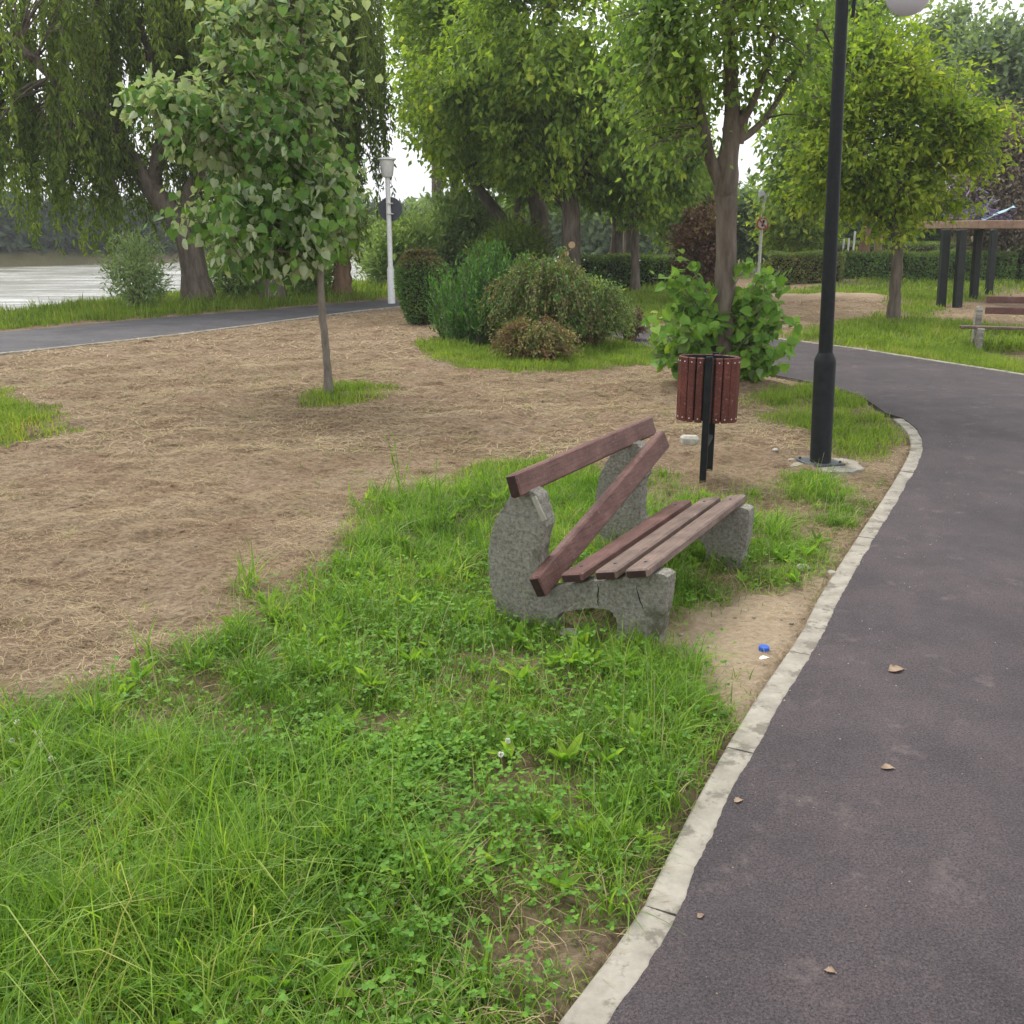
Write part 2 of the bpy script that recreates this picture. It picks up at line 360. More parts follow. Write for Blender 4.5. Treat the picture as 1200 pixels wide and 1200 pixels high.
def globe_mat():
    m, n, l = mat('milk_glass'); p = n.new('ShaderNodeBsdfPrincipled')
    p.inputs['Base Color'].default_value = (.62,.61,.66,1); p.inputs['Roughness'].default_value = .25
    t = n.new('ShaderNodeBsdfTranslucent'); t.inputs[0].default_value = (.7,.7,.74,1)
    mx = n.new('ShaderNodeMixShader'); mx.inputs[0].default_value = .35; l.new(p.outputs[0], mx.inputs[1]); l.new(t.outputs[0], mx.inputs[2])
    o = n.new('ShaderNodeOutputMaterial'); l.new(mx.outputs[0], o.inputs[0]); return m
M['globe'] = globe_mat()

# ------------------------------------------------------------------ layout outlines in metres
def W(pts): return [tuple(G(*p)[:2]) for p in pts]
kerb_out = W([(660,1200),(744,1086),(792,990),(840,900),(890,818),(936,750),(962,700),(1000,640),(1036,585),(1060,545),(1067,525),(1062,508),(1046,493)])
kd = np.array(kerb_out[0]) - np.array(kerb_out[1])
kerb_line = catmull([tuple(np.array(kerb_out[0]) + kd * 6), tuple(np.array(kerb_out[0]) + kd * 2)] + kerb_out, 8)
def offset(L, d):
    T = np.gradient(L, axis=0); T /= np.linalg.norm(T, axis=1)[:, None]; Nn = np.stack([T[:, 1], -T[:, 0]], 1)
    return L + Nn * d
KW = .115
kerb_in = offset(kerb_line, KW)                  # asphalt side (to the right going away)
edge_near = W([(1046,493),(1004,466),(955,452),(900,441),(850,431),(800,420),(755,407),(700,391),(640,375),(560,362)])
edge_far = W([(540,352),(640,365),(700,376),(760,386),(850,393),(920,401),(1000,411),(1080,424),(1200,443),(1400,472)])
e_near = catmull(edge_near, 6)[1:]; e_far = catmull(edge_far, 6)
right = [(12, 13.0), (6.5, 9.0), (5.4, 6.0), (3.9, 2.0), (3.0, -1.0), (2.2, -5.0)]
path_poly = [tuple(p) for p in offset(kerb_line, KW * .6)] + [tuple(p) for p in e_near] + [tuple(p) for p in e_far] + right
grow_poly = [tuple(p) for p in kerb_line] + path_poly[len(kerb_line):]
# riverside road
road_near = W([(-260,452),(-120,433),(0,416),(200,394),(400,368),(470,360)]); road_far = W([(-260,421),(-120,405),(0,390),(200,372),(330,362),(450,352)])
rn = np.array(road_near); rf = np.array(road_far)
rd = (rf[-1] - rf[2]); rd = rd / np.linalg.norm(rd); rno = np.array([-rd[1], rd[0]])
def side(L): 
    return [tuple(L[0] - rd * 25)] + [tuple(p) for p in L] + [tuple(L[-1] + rd * 70)]
road_poly = side(rn) + side(rf)[::-1]
def rs(x, y):                                    # s across the bank (towards river), t along the road
    dx, dy = x - rf[3][0], y - rf[3][1]
    return dx * rno[0] + dy * rno[1], dx * rd[0] + dy * rd[1]

WATER = -1.45
def height(x, y):
    x = np.asarray(x, float); y = np.asarray(y, float)
    dp = -sdist(x, y, path_poly); dr = -sdist(x, y, road_poly)
    dk = dpoly(x, y, [tuple(p) for p in kerb_line], False)
    d = np.minimum(np.minimum(dp, dr), dk)
    f = np.clip(d / .5, 0, 1)
    z = (fbm(x * .8, y * .8, o=3) - .5) * .10 * f + (fbm(x * 4.5, y * 4.5, o=3) - .5) * .085 * f + (fbm(x*12, y*12, o=2) - .5) * .045 * f
    z = z + .01
    z = np.where(d < .16, np.minimum(z, .008), z); z = np.where(d <= 0.02, -.03, z)
    # sandy heaps across the path
    for (px, py, sx, sy, h) in ((985, 352, 2.6, 1.6, .22), (1000, 332, 1.4, 1.0, .16), (850, 452, .9, .5, .06), (800, 565, .7, .5, .03)):
        c = G(px, py); z = z + h * np.exp(-((x - c[0]) / sx) ** 2 - ((y - c[1]) / sy) ** 2) * f
    s, t = rs(x, y); crest = 1.0 + np.clip((t + 9) * .42, 0, 7) + (fbm(x * .3, y * .3) - .5) * 1.2
    b = np.clip((s - crest) / 3.2, 0, 1); b = b * b * (3 - 2 * b)
    far = np.clip((s - 74) / 4, 0, 1)
    z = z + b * (-2.6) * (1 - far) + far * .2
    return z

# ------------------------------------------------------------------ where grass grows (outlines seen on the ground)
GR = {
 'front': [(-500,1500),(-420,1000),(-200,890),(0,868),(70,852),(130,850),(190,775),(300,735),(370,680),(425,640),(450,590),(520,572),(590,548),(650,545),(735,560),(775,575),(830,590),(870,640),(850,700),(790,730),(800,780),(850,830),(872,850),(800,980),(740,1090),(655,1200),(560,1380)],
 'behind_bench': [(770,560),(800,585),(900,575),(960,560),(1040,570),(1000,640),(955,690),(890,700),(800,700)],
 'lampgrass': [(870,470),(950,455),(1000,466),(1040,495),(1058,520),(1000,535),(930,500)],
 'treebase': [(372,460),(400,452),(452,456),(440,466),(400,474),(372,476)],
 'leftpatch': [(-120,462),(0,462),(40,480),(72,505),(30,516),(0,522),(-120,530)],
 'bushbase': [(500,402),(560,405),(640,398),(720,402),(762,412),(765,428),(700,432),(610,437),(560,434),(520,425)],
 'across': [(925,398),(960,385),(1040,372),(1100,378),(1200,385),(1400,400),(1500,480),(1200,440),(1080,421),(1000,408)],
 'across2': [(905,347),(960,338),(1020,330),(1100,325),(1250,322),(1400,325),(1400,338),(1250,344),(1160,346),(1100,360),(1080,372),(1060,368),(1050,352),(1000,345),(940,350)],
 'belowhedge': [(690,352),(740,340),(840,334),(870,340),(850,380),(760,380),(720,372)],
 'mid': [(480,352),(560,338),(700,335),(720,352),(640,362),(560,358)],
}
GRW = {k: W(v) for k, v in GR.items()}
SANDW = W([(800,775),(735,768),(700,752),(740,735),(790,728),(850,700),(940,690),(985,668),(955,720),(905,800),(872,850),(840,830)])
def grass_amount(x, y):
    a = np.zeros(x.shape)
    wob = (fbm(x * 2.2, y * 2.2, o=4) - .5) * 1.1
    for k, p in GRW.items():
        far = k in ('across2', 'belowhedge', 'mid', 'across', 'bushbase'); soft = .5 if not far else .6
        am = np.clip((sdist(x, y, p) + wob * (.45 if k not in ('treebase',) else .15)) / soft + .55, 0, 1)
        a = np.maximum(a, am * {'behind_bench': .8, 'lampgrass': .9}.get(k, 1) * (np.clip((fbm(x * 3, y * 3 + 7, o=3) - .36) * 6, .25, 1) if k == 'behind_bench' else 1))
    s, t = rs(x, y); a = np.maximum(a, np.clip((s - .15) / .4, 0, 1) * .9)
    far = np.clip((y - 30) / 5, 0, 1) * (.25 + .75 * fbm(x * .25, y * .25)); a = np.maximum(a, far * (s > -4))
    # thin, trodden places
    a = a * np.clip((fbm(x * 1.7 + 9, y * 1.7, o=3) - .27) * 6, .34, 1)
    sd_ = sdist(x, y, SANDW); a = a * (1 - np.clip((sd_ + wob * .35) / .25 + .4, 0, 1) * .93)
    dk = dpoly(x, y, [tuple(p) for p in kerb_line], False); a = a * np.clip(.5 + dk / .3, 0, 1)
    a = np.where((inpoly(x, y, grow_poly)) | (inpoly(x, y, road_poly)), 0, a)
    a = np.where(dk < .0, 0, a)
    lx, ly = G(961, 547)[:2]; bx_, by_ = G(832, 556)[:2]
    a = a * np.clip((np.hypot(x - lx, y - ly) - .30 + wob * .15) / .25, 0, 1) * np.clip((np.hypot(x - bx_, y - by_) - .05 + wob * .3) / .35, .3, 1)
    return np.clip(a, 0, 1)

# ------------------------------------------------------------------ ground sheet
def axis(dense0, dense1, step, lo, hi):
    c = list(np.arange(dense0, dense1, step)); s = step; v = dense1
    while v < hi: c.append(v); s *= 1.09; v += s
    c.append(hi); s = step; v = dense0
    while v > lo: v -= s; s *= 1.09; c.insert(0, max(v, lo))
    return np.array(sorted(set(c)))
xs = axis(-8, 5.5, .045, -700, 700); ys = axis(1.0, 14.0, .045, -60, 900)
X, Y = np.meshgrid(xs, ys); X = X.ravel(); Y = Y.ravel()
Z = height(X, Y); ga = grass_amount(X, Y)
sand = np.clip(sdist(X, Y, SANDW) / .25 + .5 + (fbm(X*3, Y*3) - .5) * 1.4, 0, 1)
for (px, py, sx, sy) in ((985, 350, 2.8, 1.5), (1000, 332, 1.5, .9)):
    c = G(px, py); sand = np.maximum(sand, np.clip(1.4 * np.exp(-((X - c[0]) / sx) ** 2 - ((Y - c[1]) / sy) ** 2) - .1, 0, 1))
nx, ny = len(xs), len(ys)
i = np.arange(ny - 1)[:, None] * nx + np.arange(nx - 1)[None]; Fq = np.stack([i, i + 1, i + nx + 1, i + nx], -1).reshape(-1, 4)
def ground_mat():
    m, n, l = mat('earth'); P = pos(n)
    a1 = n.new('ShaderNodeAttribute'); a1.attribute_name = 'grass'; a2 = n.new('ShaderNodeAttribute'); a2.attribute_name = 'sand'
    mp = n.new('ShaderNodeMapping'); mp.inputs['Scale'].default_value = (1, 1.25, 1); l.new(P, mp.inputs[0])
    n1 = noise(n, l, 1.3, 6, P, .6); n2 = noise(n, l, 22, 8, mp.outputs[0], .75); n3 = noise(n, l, 6, 4, P)
    r1 = ramp(n, [(.30, (.095,.072,.052)), (.43, (.215,.165,.118)), (.56, (.33,.262,.185)), (.72, (.43,.355,.262))]); l.new(n2.outputs['Fac'], r1.inputs[0])
    r2 = ramp(n, [(.35, (.86,.74,.68)), (.65, (1.08,1.05,1))]); l.new(n1.outputs['Fac'], r2.inputs[0])
    c = mixc(n, l, 1.0, r1.outputs[0], r2.outputs[0], 'MULTIPLY')
    n6 = noise(n, l, 3.6, 9, P, .72); r6 = ramp(n, [(.36, (.50,.46,.42)), (.44, (.9,.88,.86)), (.58, (1,1,1)), (.7, (1.15,1.15,1.12))]); l.new(n6.outputs['Fac'], r6.inputs[0]); c = mixc(n, l, 1.0, c, r6.outputs[0], 'MULTIPLY')
    rs_ = ramp(n, [(.3, (.36,.27,.18)), (.7, (.56,.45,.31))]); l.new(n2.outputs['Fac'], rs_.inputs[0]); c = mixc(n, l, a2.outputs['Fac'], c, rs_.outputs[0])
    rg = ramp(n, [(.3, (.05,.055,.02)), (.55, (.10,.11,.035)), (.75, (.17,.15,.07))]); l.new(n2.outputs['Fac'], rg.inputs[0])
    ml = n.new('ShaderNodeMath'); ml.operation = 'MULTIPLY'; ml.inputs[1].default_value = .8; l.new(a1.outputs['Fac'], ml.inputs[0])
    c = mixc(n, l, ml.outputs[0], c, rg.outputs[0])
    p = n.new('ShaderNodeBsdfPrincipled'); p.inputs['Roughness'].default_value = .95; p.inputs['Specular IOR Level'].default_value = .1
    l.new(c, p.inputs['Base Color'])
    b = n.new('ShaderNodeBump'); b.inputs['Strength'].default_value = .9; b.inputs['Distance'].default_value = .05
    l.new(n2.outputs['Fac'], b.inputs['Height']); l.new(b.outputs[0], p.inputs['Normal'])
    o = n.new('ShaderNodeOutputMaterial'); l.new(p.outputs[0], o.inputs[0]); return m
height_exact, grass_exact = height, grass_amount
_Zg, _Gg = Z.reshape(ny, nx), ga.reshape(ny, nx)
def _look(T, x, y):
    x = np.asarray(x, float); y = np.asarray(y, float)
    i = np.clip(np.searchsorted(xs, x) - 1, 0, nx - 2); j = np.clip(np.searchsorted(ys, y) - 1, 0, ny - 2)
    u = np.clip((x - xs[i]) / (xs[i+1] - xs[i]), 0, 1); v = np.clip((y - ys[j]) / (ys[j+1] - ys[j]), 0, 1)
    return (T[j, i] * (1-u) + T[j, i+1] * u) * (1-v) + (T[j+1, i] * (1-u) + T[j+1, i+1] * u) * v
def height(x, y): return _look(_Zg, x, y)
def grass_amount(x, y): return _look(_Gg, x, y)
tag(raw_mesh('ground', np.stack([X, Y, Z], 1), [Fq], ground_mat(), smooth=True, attrs={'grass': ga, 'sand': sand}), kind='structure')

def asphalt_mat(name, dark, light, red):
    m, n, l = mat(name); P = pos(n)
    n1 = noise(n, l, .9, 6, P, .6); n2 = noise(n, l, 120, 4, P, .85); n3 = noise(n, l, 5, 8, P, .7)
    vo = n.new('ShaderNodeTexVoronoi'); vo.inputs['Scale'].default_value = 210; l.new(P, vo.inputs['Vector'])
    r = ramp(n, [(.34, dark), (.5, tuple((a+b)/2 for a, b in zip(dark, light))), (.66, light)]); l.new(n2.outputs['Fac'], r.inputs[0])
    n5 = noise(n, l, 2.6, 10, P, .75); r5 = ramp(n, [(.38, (.80,.80,.82)), (.5, (1,1,1)), (.66, (1.28,1.2,1.17))]); l.new(n5.outputs['Fac'], r5.inputs[0])
    r2 = ramp(n, [(.3, (.72,.70,.73)), (.7, (1.25,1.18,1.18))]); l.new(n1.outputs['Fac'], r2.inputs[0])
    c = mixc(n, l, 1.0, r.outputs[0], r2.outputs[0], 'MULTIPLY')
    c = mixc(n, l, 1.0, c, r5.outputs[0], 'MULTIPLY')
    r3 = ramp(n, [(.58, (0,0,0)), (.74, (.7,.7,.7))]); l.new(n3.outputs['Fac'], r3.inputs[0]); c = mixc(n, l, r3.outputs[0], c, red)
    sep = n.new('ShaderNodeSeparateColor'); l.new(vo.outputs['Color'], sep.inputs[0])
    r4 = ramp(n, [(.90, (0,0,0)), (.96, (.22,.22,.22))]); l.new(sep.outputs[0], r4.inputs[0]); c = mixc(n, l, r4.outputs[0], c, (.20,.15,.14))
    p = n.new('ShaderNodeBsdfPrincipled'); p.inputs['Roughness'].default_value = .8; p.inputs['Specular IOR Level'].default_value = .35; l.new(c, p.inputs['Base Color'])
    b = n.new('ShaderNodeBump'); b.inputs['Strength'].default_value = .8; b.inputs['Distance'].default_value = .004
    l.new(vo.outputs['Distance'], b.inputs['Height']); l.new(b.outputs[0], p.inputs['Normal'])
    o = n.new('ShaderNodeOutputMaterial'); l.new(p.outputs[0], o.inputs[0]); return m
def sheet(name, poly, z, m):
    pts = [Vector((x, y, z)) for x, y in poly]
    from mathutils.geometry import tessellate_polygon
    tri = np.array(tessellate_polygon([pts])); V = np.array([tuple(p) for p in pts])
    a = V[tri]; nz = np.cross(a[:, 1] - a[:, 0], a[:, 2] - a[:, 0])[:, 2]; tri[nz < 0] = tri[nz < 0][:, ::-1]
    return tag(raw_mesh(name, V, [tri], m), kind='structure')
am = asphalt_mat('asphalt', (.012,.010,.0115), (.100,.085,.088), (.17,.135,.125))
ks_ = offset(kerb_line, KW); cum_ = np.concatenate([[0], np.cumsum(np.linalg.norm(np.diff(ks_, axis=0), axis=1))]); q_ = np.arange(0, cum_[-1], .022)
kx, ky = np.interp(q_, cum_, ks_[:, 0]), np.interp(q_, cum_, ks_[:, 1]); nn_ = np.gradient(np.stack([kx, ky], 1), axis=0); nn_ /= np.linalg.norm(nn_, axis=1)[:, None]
am_ = -.012 + (fbm(q_ * 5, q_ * 0, o=3) - .5) * .020 + (rng.random(len(q_)) - .5) * .006
rag = list(zip(kx + nn_[:, 1] * am_, ky - nn_[:, 0] * am_)) + path_poly[len(kerb_line):]
pa_ = sheet('path', rag, .034, am); md_ = pa_.modifiers.new('thickness', 'SOLIDIFY'); md_.thickness = .06; md_.offset = -1
sheet('road', road_poly, .012, asphalt_mat('road_asphalt', (.045,.045,.05), (.11,.11,.115), (.12,.115,.11)))
# kerbs
def kerb(name, line, w, seg, top, m, jit=.004):
    L = np.asarray(line); cum = np.concatenate([[0], np.cumsum(np.linalg.norm(np.diff(L, axis=0), axis=1))]); mb = MB()
    s = 0
    while s < cum[-1] - .05:
        e = min(s + seg, cum[-1]) - .006; k = max(2, int((e - s) / .2) + 1)
        q = np.linspace(s, e, k); px = np.interp(q, cum, L[:, 0]); py = np.interp(q, cum, L[:, 1])
        c = np.stack([px, py], 1); o = offset(c, w); dz = random.uniform(-jit, jit); b = .008
        rows = []
        for j in range(k):
            a_, b_ = c[j], o[j]; d = (b_ - a_) / w
            rows.append([[*a_, -.1], [*a_, top + dz - b], [*(a_ + d * b), top + dz], [*(b_ - d * b), top + dz], [*b_, top + dz - b], [*b_, -.1]])
        V = np.array(rows).reshape(-1, 3)
        Fc = [[j*6+r, j*6+r+1, (j+1)*6+r+1, (j+1)*6+r] for j in range(k-1) for r in range(5)] + [[0,1,2,3,4,5][::-1], [(k-1)*6+r for r in range(6)]]
        mb.add(V, Fc); s += seg
    return tag(mb.build(name, m), kind='structure')
kerb('kerb', kerb_line, KW, 1.0, .028, M['kerb'], .003)
kerb('kerb', offset(catmull(edge_far[4:], 6), -.09), .08, 1.0, .045, M['kerb'])
kerb('kerb', offset(catmull(side(rn)[:-1], 4), .002), .10, 1.0, .035, M['kerb'])
# river
def water_mat():
    m, n, l = mat('river'); P = pos(n); mp = n.new('ShaderNodeMapping'); mp.inputs['Rotation'].default_value = (0, 0, -.5); mp.inputs['Scale'].default_value = (.30, 1, 1); l.new(P, mp.inputs[0])
    n1 = noise(n, l, .35, 6, mp.outputs[0], .7); n2 = noise(n, l, 1.6, 4, P, .6)
    ad = n.new('ShaderNodeMath'); ad.operation = 'MULTIPLY_ADD'; ad.inputs[1].default_value = .3; l.new(n2.outputs['Fac'], ad.inputs[0]); l.new(n1.outputs['Fac'], ad.inputs[2])
    b = n.new('ShaderNodeBump'); b.inputs['Strength'].default_value = 1; b.inputs['Distance'].default_value = .5; l.new(ad.outputs[0], b.inputs['Height'])
    r = ramp(n, [(.38, (.16,.155,.12)), (.5, (.33,.33,.29)), (.62, (.62,.63,.60))]); l.new(n1.outputs['Fac'], r.inputs[0])  # silty base colour, with pale streaks painted in as sky reflected on ripples
    p = n.new('ShaderNodeBsdfPrincipled'); l.new(r.outputs[0], p.inputs['Base Color']); p.inputs['Roughness'].default_value = .12; p.inputs['IOR'].default_value = 1.33
    l.new(b.outputs[0], p.inputs['Normal']); o = n.new('ShaderNodeOutputMaterial'); l.new(p.outputs[0], o.inputs[0]); return m
c0 = rf[3] + rno * 1.0
wq = [c0 - rd * 120, c0 + rd * 300, c0 + rd * 300 + rno * 76, c0 - rd * 120 + rno * 76]
tag(raw_mesh('river', np.array([[*p, WATER] for p in wq]), [np.array([[0, 1, 2, 3]])], water_mat()), kind='structure')

# ------------------------------------------------------------------ grass, straw, clover
def blades(px, py, h, w, bend, k=3, az=None, z0=None):
    N = len(px); az = rng.random(N) * 2 * math.pi if az is None else az
    d = np.stack([np.cos(az), np.sin(az)], 1); fa = az + math.pi / 2 + rng.normal(0, .5, N); s = np.stack([np.cos(fa), np.sin(fa)], 1)
    z = height(px, py) if z0 is None else z0; z = z - .01
    t = np.linspace(0, 1, k + 1)[None, :]
    out_ = h[:, None] * bend[:, None] * t ** 1.8; up = h[:, None] * (t - .5 * bend[:, None] * t ** 2.4)
    cx = px[:, None] + d[:, :1] * out_; cy = py[:, None] + d[:, 1:] * out_; cz = z[:, None] + up
    ww = w[:, None] * (1 - t ** 2.2) * .5 + .0003
    V = np.empty((N, k + 1, 2, 3)); V[:, :, 0, 0] = cx - s[:, :1] * ww; V[:, :, 1, 0] = cx + s[:, :1] * ww
    V[:, :, 0, 1] = cy - s[:, 1:] * ww; V[:, :, 1, 1] = cy + s[:, 1:] * ww; V[:, :, 0, 2] = cz; V[:, :, 1, 2] = cz + ww * .3
    b = (np.arange(N) * (k + 1) * 2)[:, None]; j = np.arange(k)[None] * 2
    return V.reshape(-1, 3), np.stack([b + j, b + j + 1, b + j + 3, b + j + 2], -1).reshape(-1, 4)
def scatter(n, x0, x1, y0, y1, fn):
    x = rng.uniform(x0, x1, n); y = rng.uniform(y0, y1, n); k = rng.random(n) < fn(x, y); return x[k], y[k]
def infront(x, y, m=1.12):                       # the region the photograph shows, widened so a side step still works
    return np.abs(x) < (y * cp + EYE * sp) * (600 / F) * m + .5
def dens(x, y): return grass_amount(x, y) * infront(x, y)
# foreground turf in tufts
x, y = scatter(1150000, -4.6, 3.9, 1.1, 8.2, lambda x, y: dens(x, y) * np.clip(3.6 / y, .4, 1) * (.35 + .65 * np.clip((vnoise(x*9, y*9) - .3) * 2.5, 0, 1)))
ok = ~inpoly(x, y, grow_poly); x, y = x[ok], y[ok]
tall = fbm(x * 1.1 + 3, y * 1.1, o=3); edge = grass_amount(x, y)
left = np.clip((-x + .2) * .5, 0, 1) * np.clip((4.2 - y) * .5, 0, 1)
hh = (.035 + .13 * np.clip(tall - .25, 0, 1) + .10 * left * tall) * (.5 + .9 * rng.random(len(x))) * (.45 + .65 * edge)
hh *= 1 + .7 * left * (vnoise(x * 2.3, y * 2.3) > .45); hh *= 1 + 1.3 * (rng.random(len(x)) > .93)
V, Fa = blades(x, y, hh, rng.uniform(.0022, .0055, len(x)), rng.uniform(.15, 1.05, len(x)))
tag(raw_mesh('grass', V, [Fa], M['grass']), 'lush green grass around the broken bench and along the near kerb', 'grass', kind='stuff')
print('blades', len(x))
# wider blades in tussocks
tx, ty = scatter(1500, -4.2, 3.3, 1.2, 7.5, lambda x, y: dens(x, y) * (vnoise(x*1.5, y*1.5) > .42))
nb = 34; bx = np.repeat(tx, nb) + rng.normal(0, .028, len(tx) * nb); by = np.repeat(ty, nb) + rng.normal(0, .028, len(tx) * nb)
th = np.repeat(rng.uniform(.10, .30, len(tx)), nb) * rng.uniform(.5, 1.1, len(bx))
ok = ~inpoly(bx, by, grow_poly); bx, by, th = bx[ok], by[ok], th[ok]
V, Fa = blades(bx, by, th, rng.uniform(.003, .0075, len(bx)), rng.uniform(.25, 1.25, len(bx)), k=5)
tag(raw_mesh('grass_tussocks', V, [Fa], M['grass']), 'long arching grass blades in loose tussocks among the foreground turf', 'grass', kind='stuff')
# dry blades between the green ones
x, y = scatter(60000, -4.6, 3.9, 1.1, 8.2, lambda x, y: (grass_amount(x, y) > .05) * infront(x, y) * np.clip(3.6 / y, .4, 1) * np.clip(.25 + (fbm(x*1.3, y*1.3) - .45) * 3, .08, 1)); ok = ~inpoly(x, y, grow_poly); x, y = x[ok], y[ok]
V, Fa = blades(x, y, rng.uniform(.04, .15, len(x)), rng.uniform(.0015, .0035, len(x)), rng.uniform(.6, 1.4, len(x)))
tag(raw_mesh('dry_grass', V, [Fa], M['straw']), 'dry yellowed blades lying between the green grass', 'grass', kind='stuff')
tx, ty = scatter(1500, -8, 4, 2.4, 14, lambda x, y: (grass_amount(x, y) < .3) * infront(x, y) * (rs(x, y)[0] < -3.3) * (~inpoly(x, y, path_poly)) * np.clip((fbm(x * .9 + 2, y * .9) - .42) * 5, .06, 1))
bx = np.repeat(tx, 9) + rng.normal(0, .03, len(tx) * 9); by = np.repeat(ty, 9) + rng.normal(0, .03, len(tx) * 9)
V, Fa = blades(bx, by, rng.uniform(.02, .09, len(bx)), rng.uniform(.002, .005, len(bx)), rng.uniform(.3, 1.2, len(bx)))
tag(raw_mesh('field_seedlings', V, [Fa], M['grass_far']), 'sparse green seedlings on the dry field', 'weeds', kind='stuff')
# pale seed stalks
x, y = scatter(2600, -4.4, 3.2, 1.2, 7.0, lambda x, y: dens(x, y) * .5)
V, Fa = blades(x, y, rng.uniform(.18, .42, len(x)), np.full(len(x), .0026), rng.uniform(.05, .6, len(x)), k=5)
n3 = len(x) * 16; kk = np.repeat(np.arange(len(x)), 16); tips = V.reshape(len(x), 6, 2, 3).mean(2); f = rng.uniform(3.9, 5, n3); i0 = np.minimum(f.astype(int), 4)
p = tips[kk, i0] + (tips[kk, i0 + 1] - tips[kk, i0]) * (f - i0)[:, None]; dr = norm(tips[kk, 5] - tips[kk, 4]) + rng.normal(0, .25, (n3, 3))
V2, F2 = leaves(p, dr, rng.normal(0, 1, (n3, 3)), rng.uniform(.007, .014, n3), 'narrow')
M['seed'] = leaf_mat('seed', [(0, (.20,.22,.09)), (.5, (.32,.33,.16)), (1, (.50,.45,.27))], trans=.3)
tag(raw_mesh('seed_grass', np.concatenate([V, V2]), [np.concatenate([Fa, F2 + len(V)])], M['seed']), 'pale seeding grass stalks standing above the foreground turf', 'grass', kind='stuff')
# short or distant grass
VV = []; FF = []; off = 0
for (n, x0, x1, y0, y1, h0, h1, w0, w1) in ((420000, -9, 7.5, 7.5, 17, .05, .17, .006, .013), (220000, -18, 14, 16, 32, .08, .25, .015, .03), (60000, -30, 30, 30, 60, .1, .3, .04, .07)):
    x, y = scatter(n, x0, x1, y0, y1, lambda x, y: np.where(dens(x, y) > .12, dens(x, y), 0))
    V, Fa = blades(x, y, rng.uniform(h0, h1, len(x)) * (.5 + grass_amount(x, y) * .6), rng.uniform(w0, w1, len(x)), rng.uniform(.1, .8, len(x)), k=2)
    VV.append(V); FF.append(Fa + off); off += len(V)
tag(raw_mesh('distant_grass', np.concatenate(VV), [np.concatenate(FF)], M['grass_far']), 'patches of grass beyond the dry field and across the path', 'grass', kind='stuff')
# riverside rough growth
x, y = scatter(60000, -24, 3, 16, 45, lambda x, y: ((lambda s, t: (s > .2) & (s < 4.5))(*rs(x, y))) * infront(x, y))
V, Fa = blades(x, y, rng.uniform(.12, .42, len(x)) * np.clip(.45 + (rs(x, y)[1] + 9) * .08, .45, 1.2), rng.uniform(.012, .03, len(x)), rng.uniform(.1, .7, len(x)), k=2)
tag(raw_mesh('bank_grass', V, [Fa], M['grass_far']), 'tall rough grass on the river bank beyond the road', 'grass', kind='stuff')
# clover
cpat = W([(330,1010),(300,930),(420,860),(560,850),(640,900),(700,960),(650,1060),(560,1080),(420,1060)])
def clov(x, y): return dens(x, y) * np.clip(sdist(x, y, cpat) / .5 + .45 + (fbm(x*2, y*2) - .5) * 2.6, .10, .8)
x, y = scatter(190000, -3.6, 2.6, 1.2, 5.6, clov); ok = (dpoly(x, y, [tuple(p) for p in kerb_line], False) > .03) & ~inpoly(x, y, grow_poly); x, y = x[ok], y[ok]; x = np.repeat(x, 3); y = np.repeat(y, 3); n3 = len(x)
hz = np.repeat(rng.uniform(.02, .10, n3 // 3), 3); a = np.tile([0, 2.09, 4.19], n3 // 3) + np.repeat(rng.random(n3 // 3) * 6, 3)
dr = np.stack([np.cos(a), np.sin(a), rng.normal(.1, .3, n3)], 1)
V, Fa = leaves(np.stack([x, y, height(x, y) + hz], 1), dr, np.array([0, 0, 1.]) + rng.normal(0, .3, (n3, 3)), np.repeat(rng.uniform(.010, .02, n3 // 3), 3), 'round')
tag(raw_mesh('clover', V, [Fa], M['clover']), 'low mat of dark green clover leaves in the foreground grass', 'clover', kind='stuff')
# broad weeds (rosettes)
x, y = scatter(1900, -4, 3, 1.2, 7, lambda x, y: dens(x, y) * .6); nl = 8; ok = (dpoly(x, y, [tuple(p) for p in kerb_line], False) > .09) & ~inpoly(x, y, grow_poly); x, y = x[ok], y[ok]; n3 = len(x) * nl
a = rng.random(n3) * 6.28; L_ = np.repeat(rng.uniform(.05, .13, len(x)), nl) * rng.uniform(.6, 1.1, n3)
px_, py_ = np.repeat(x, nl), np.repeat(y, nl); dr = np.stack([np.cos(a), np.sin(a), rng.uniform(.4, 2.0, n3)], 1)
V, Fa = leaves(np.stack([px_, py_, height(px_, py_) + .01], 1), dr, np.array([0, 0, 1.]) + rng.normal(0, .25, (n3, 3)), L_, 'spray')
tag(raw_mesh('broad_leaf_weeds', V, [Fa], M['weed']), 'broad leaved weeds mixed through the foreground grass', 'weeds', kind='stuff')
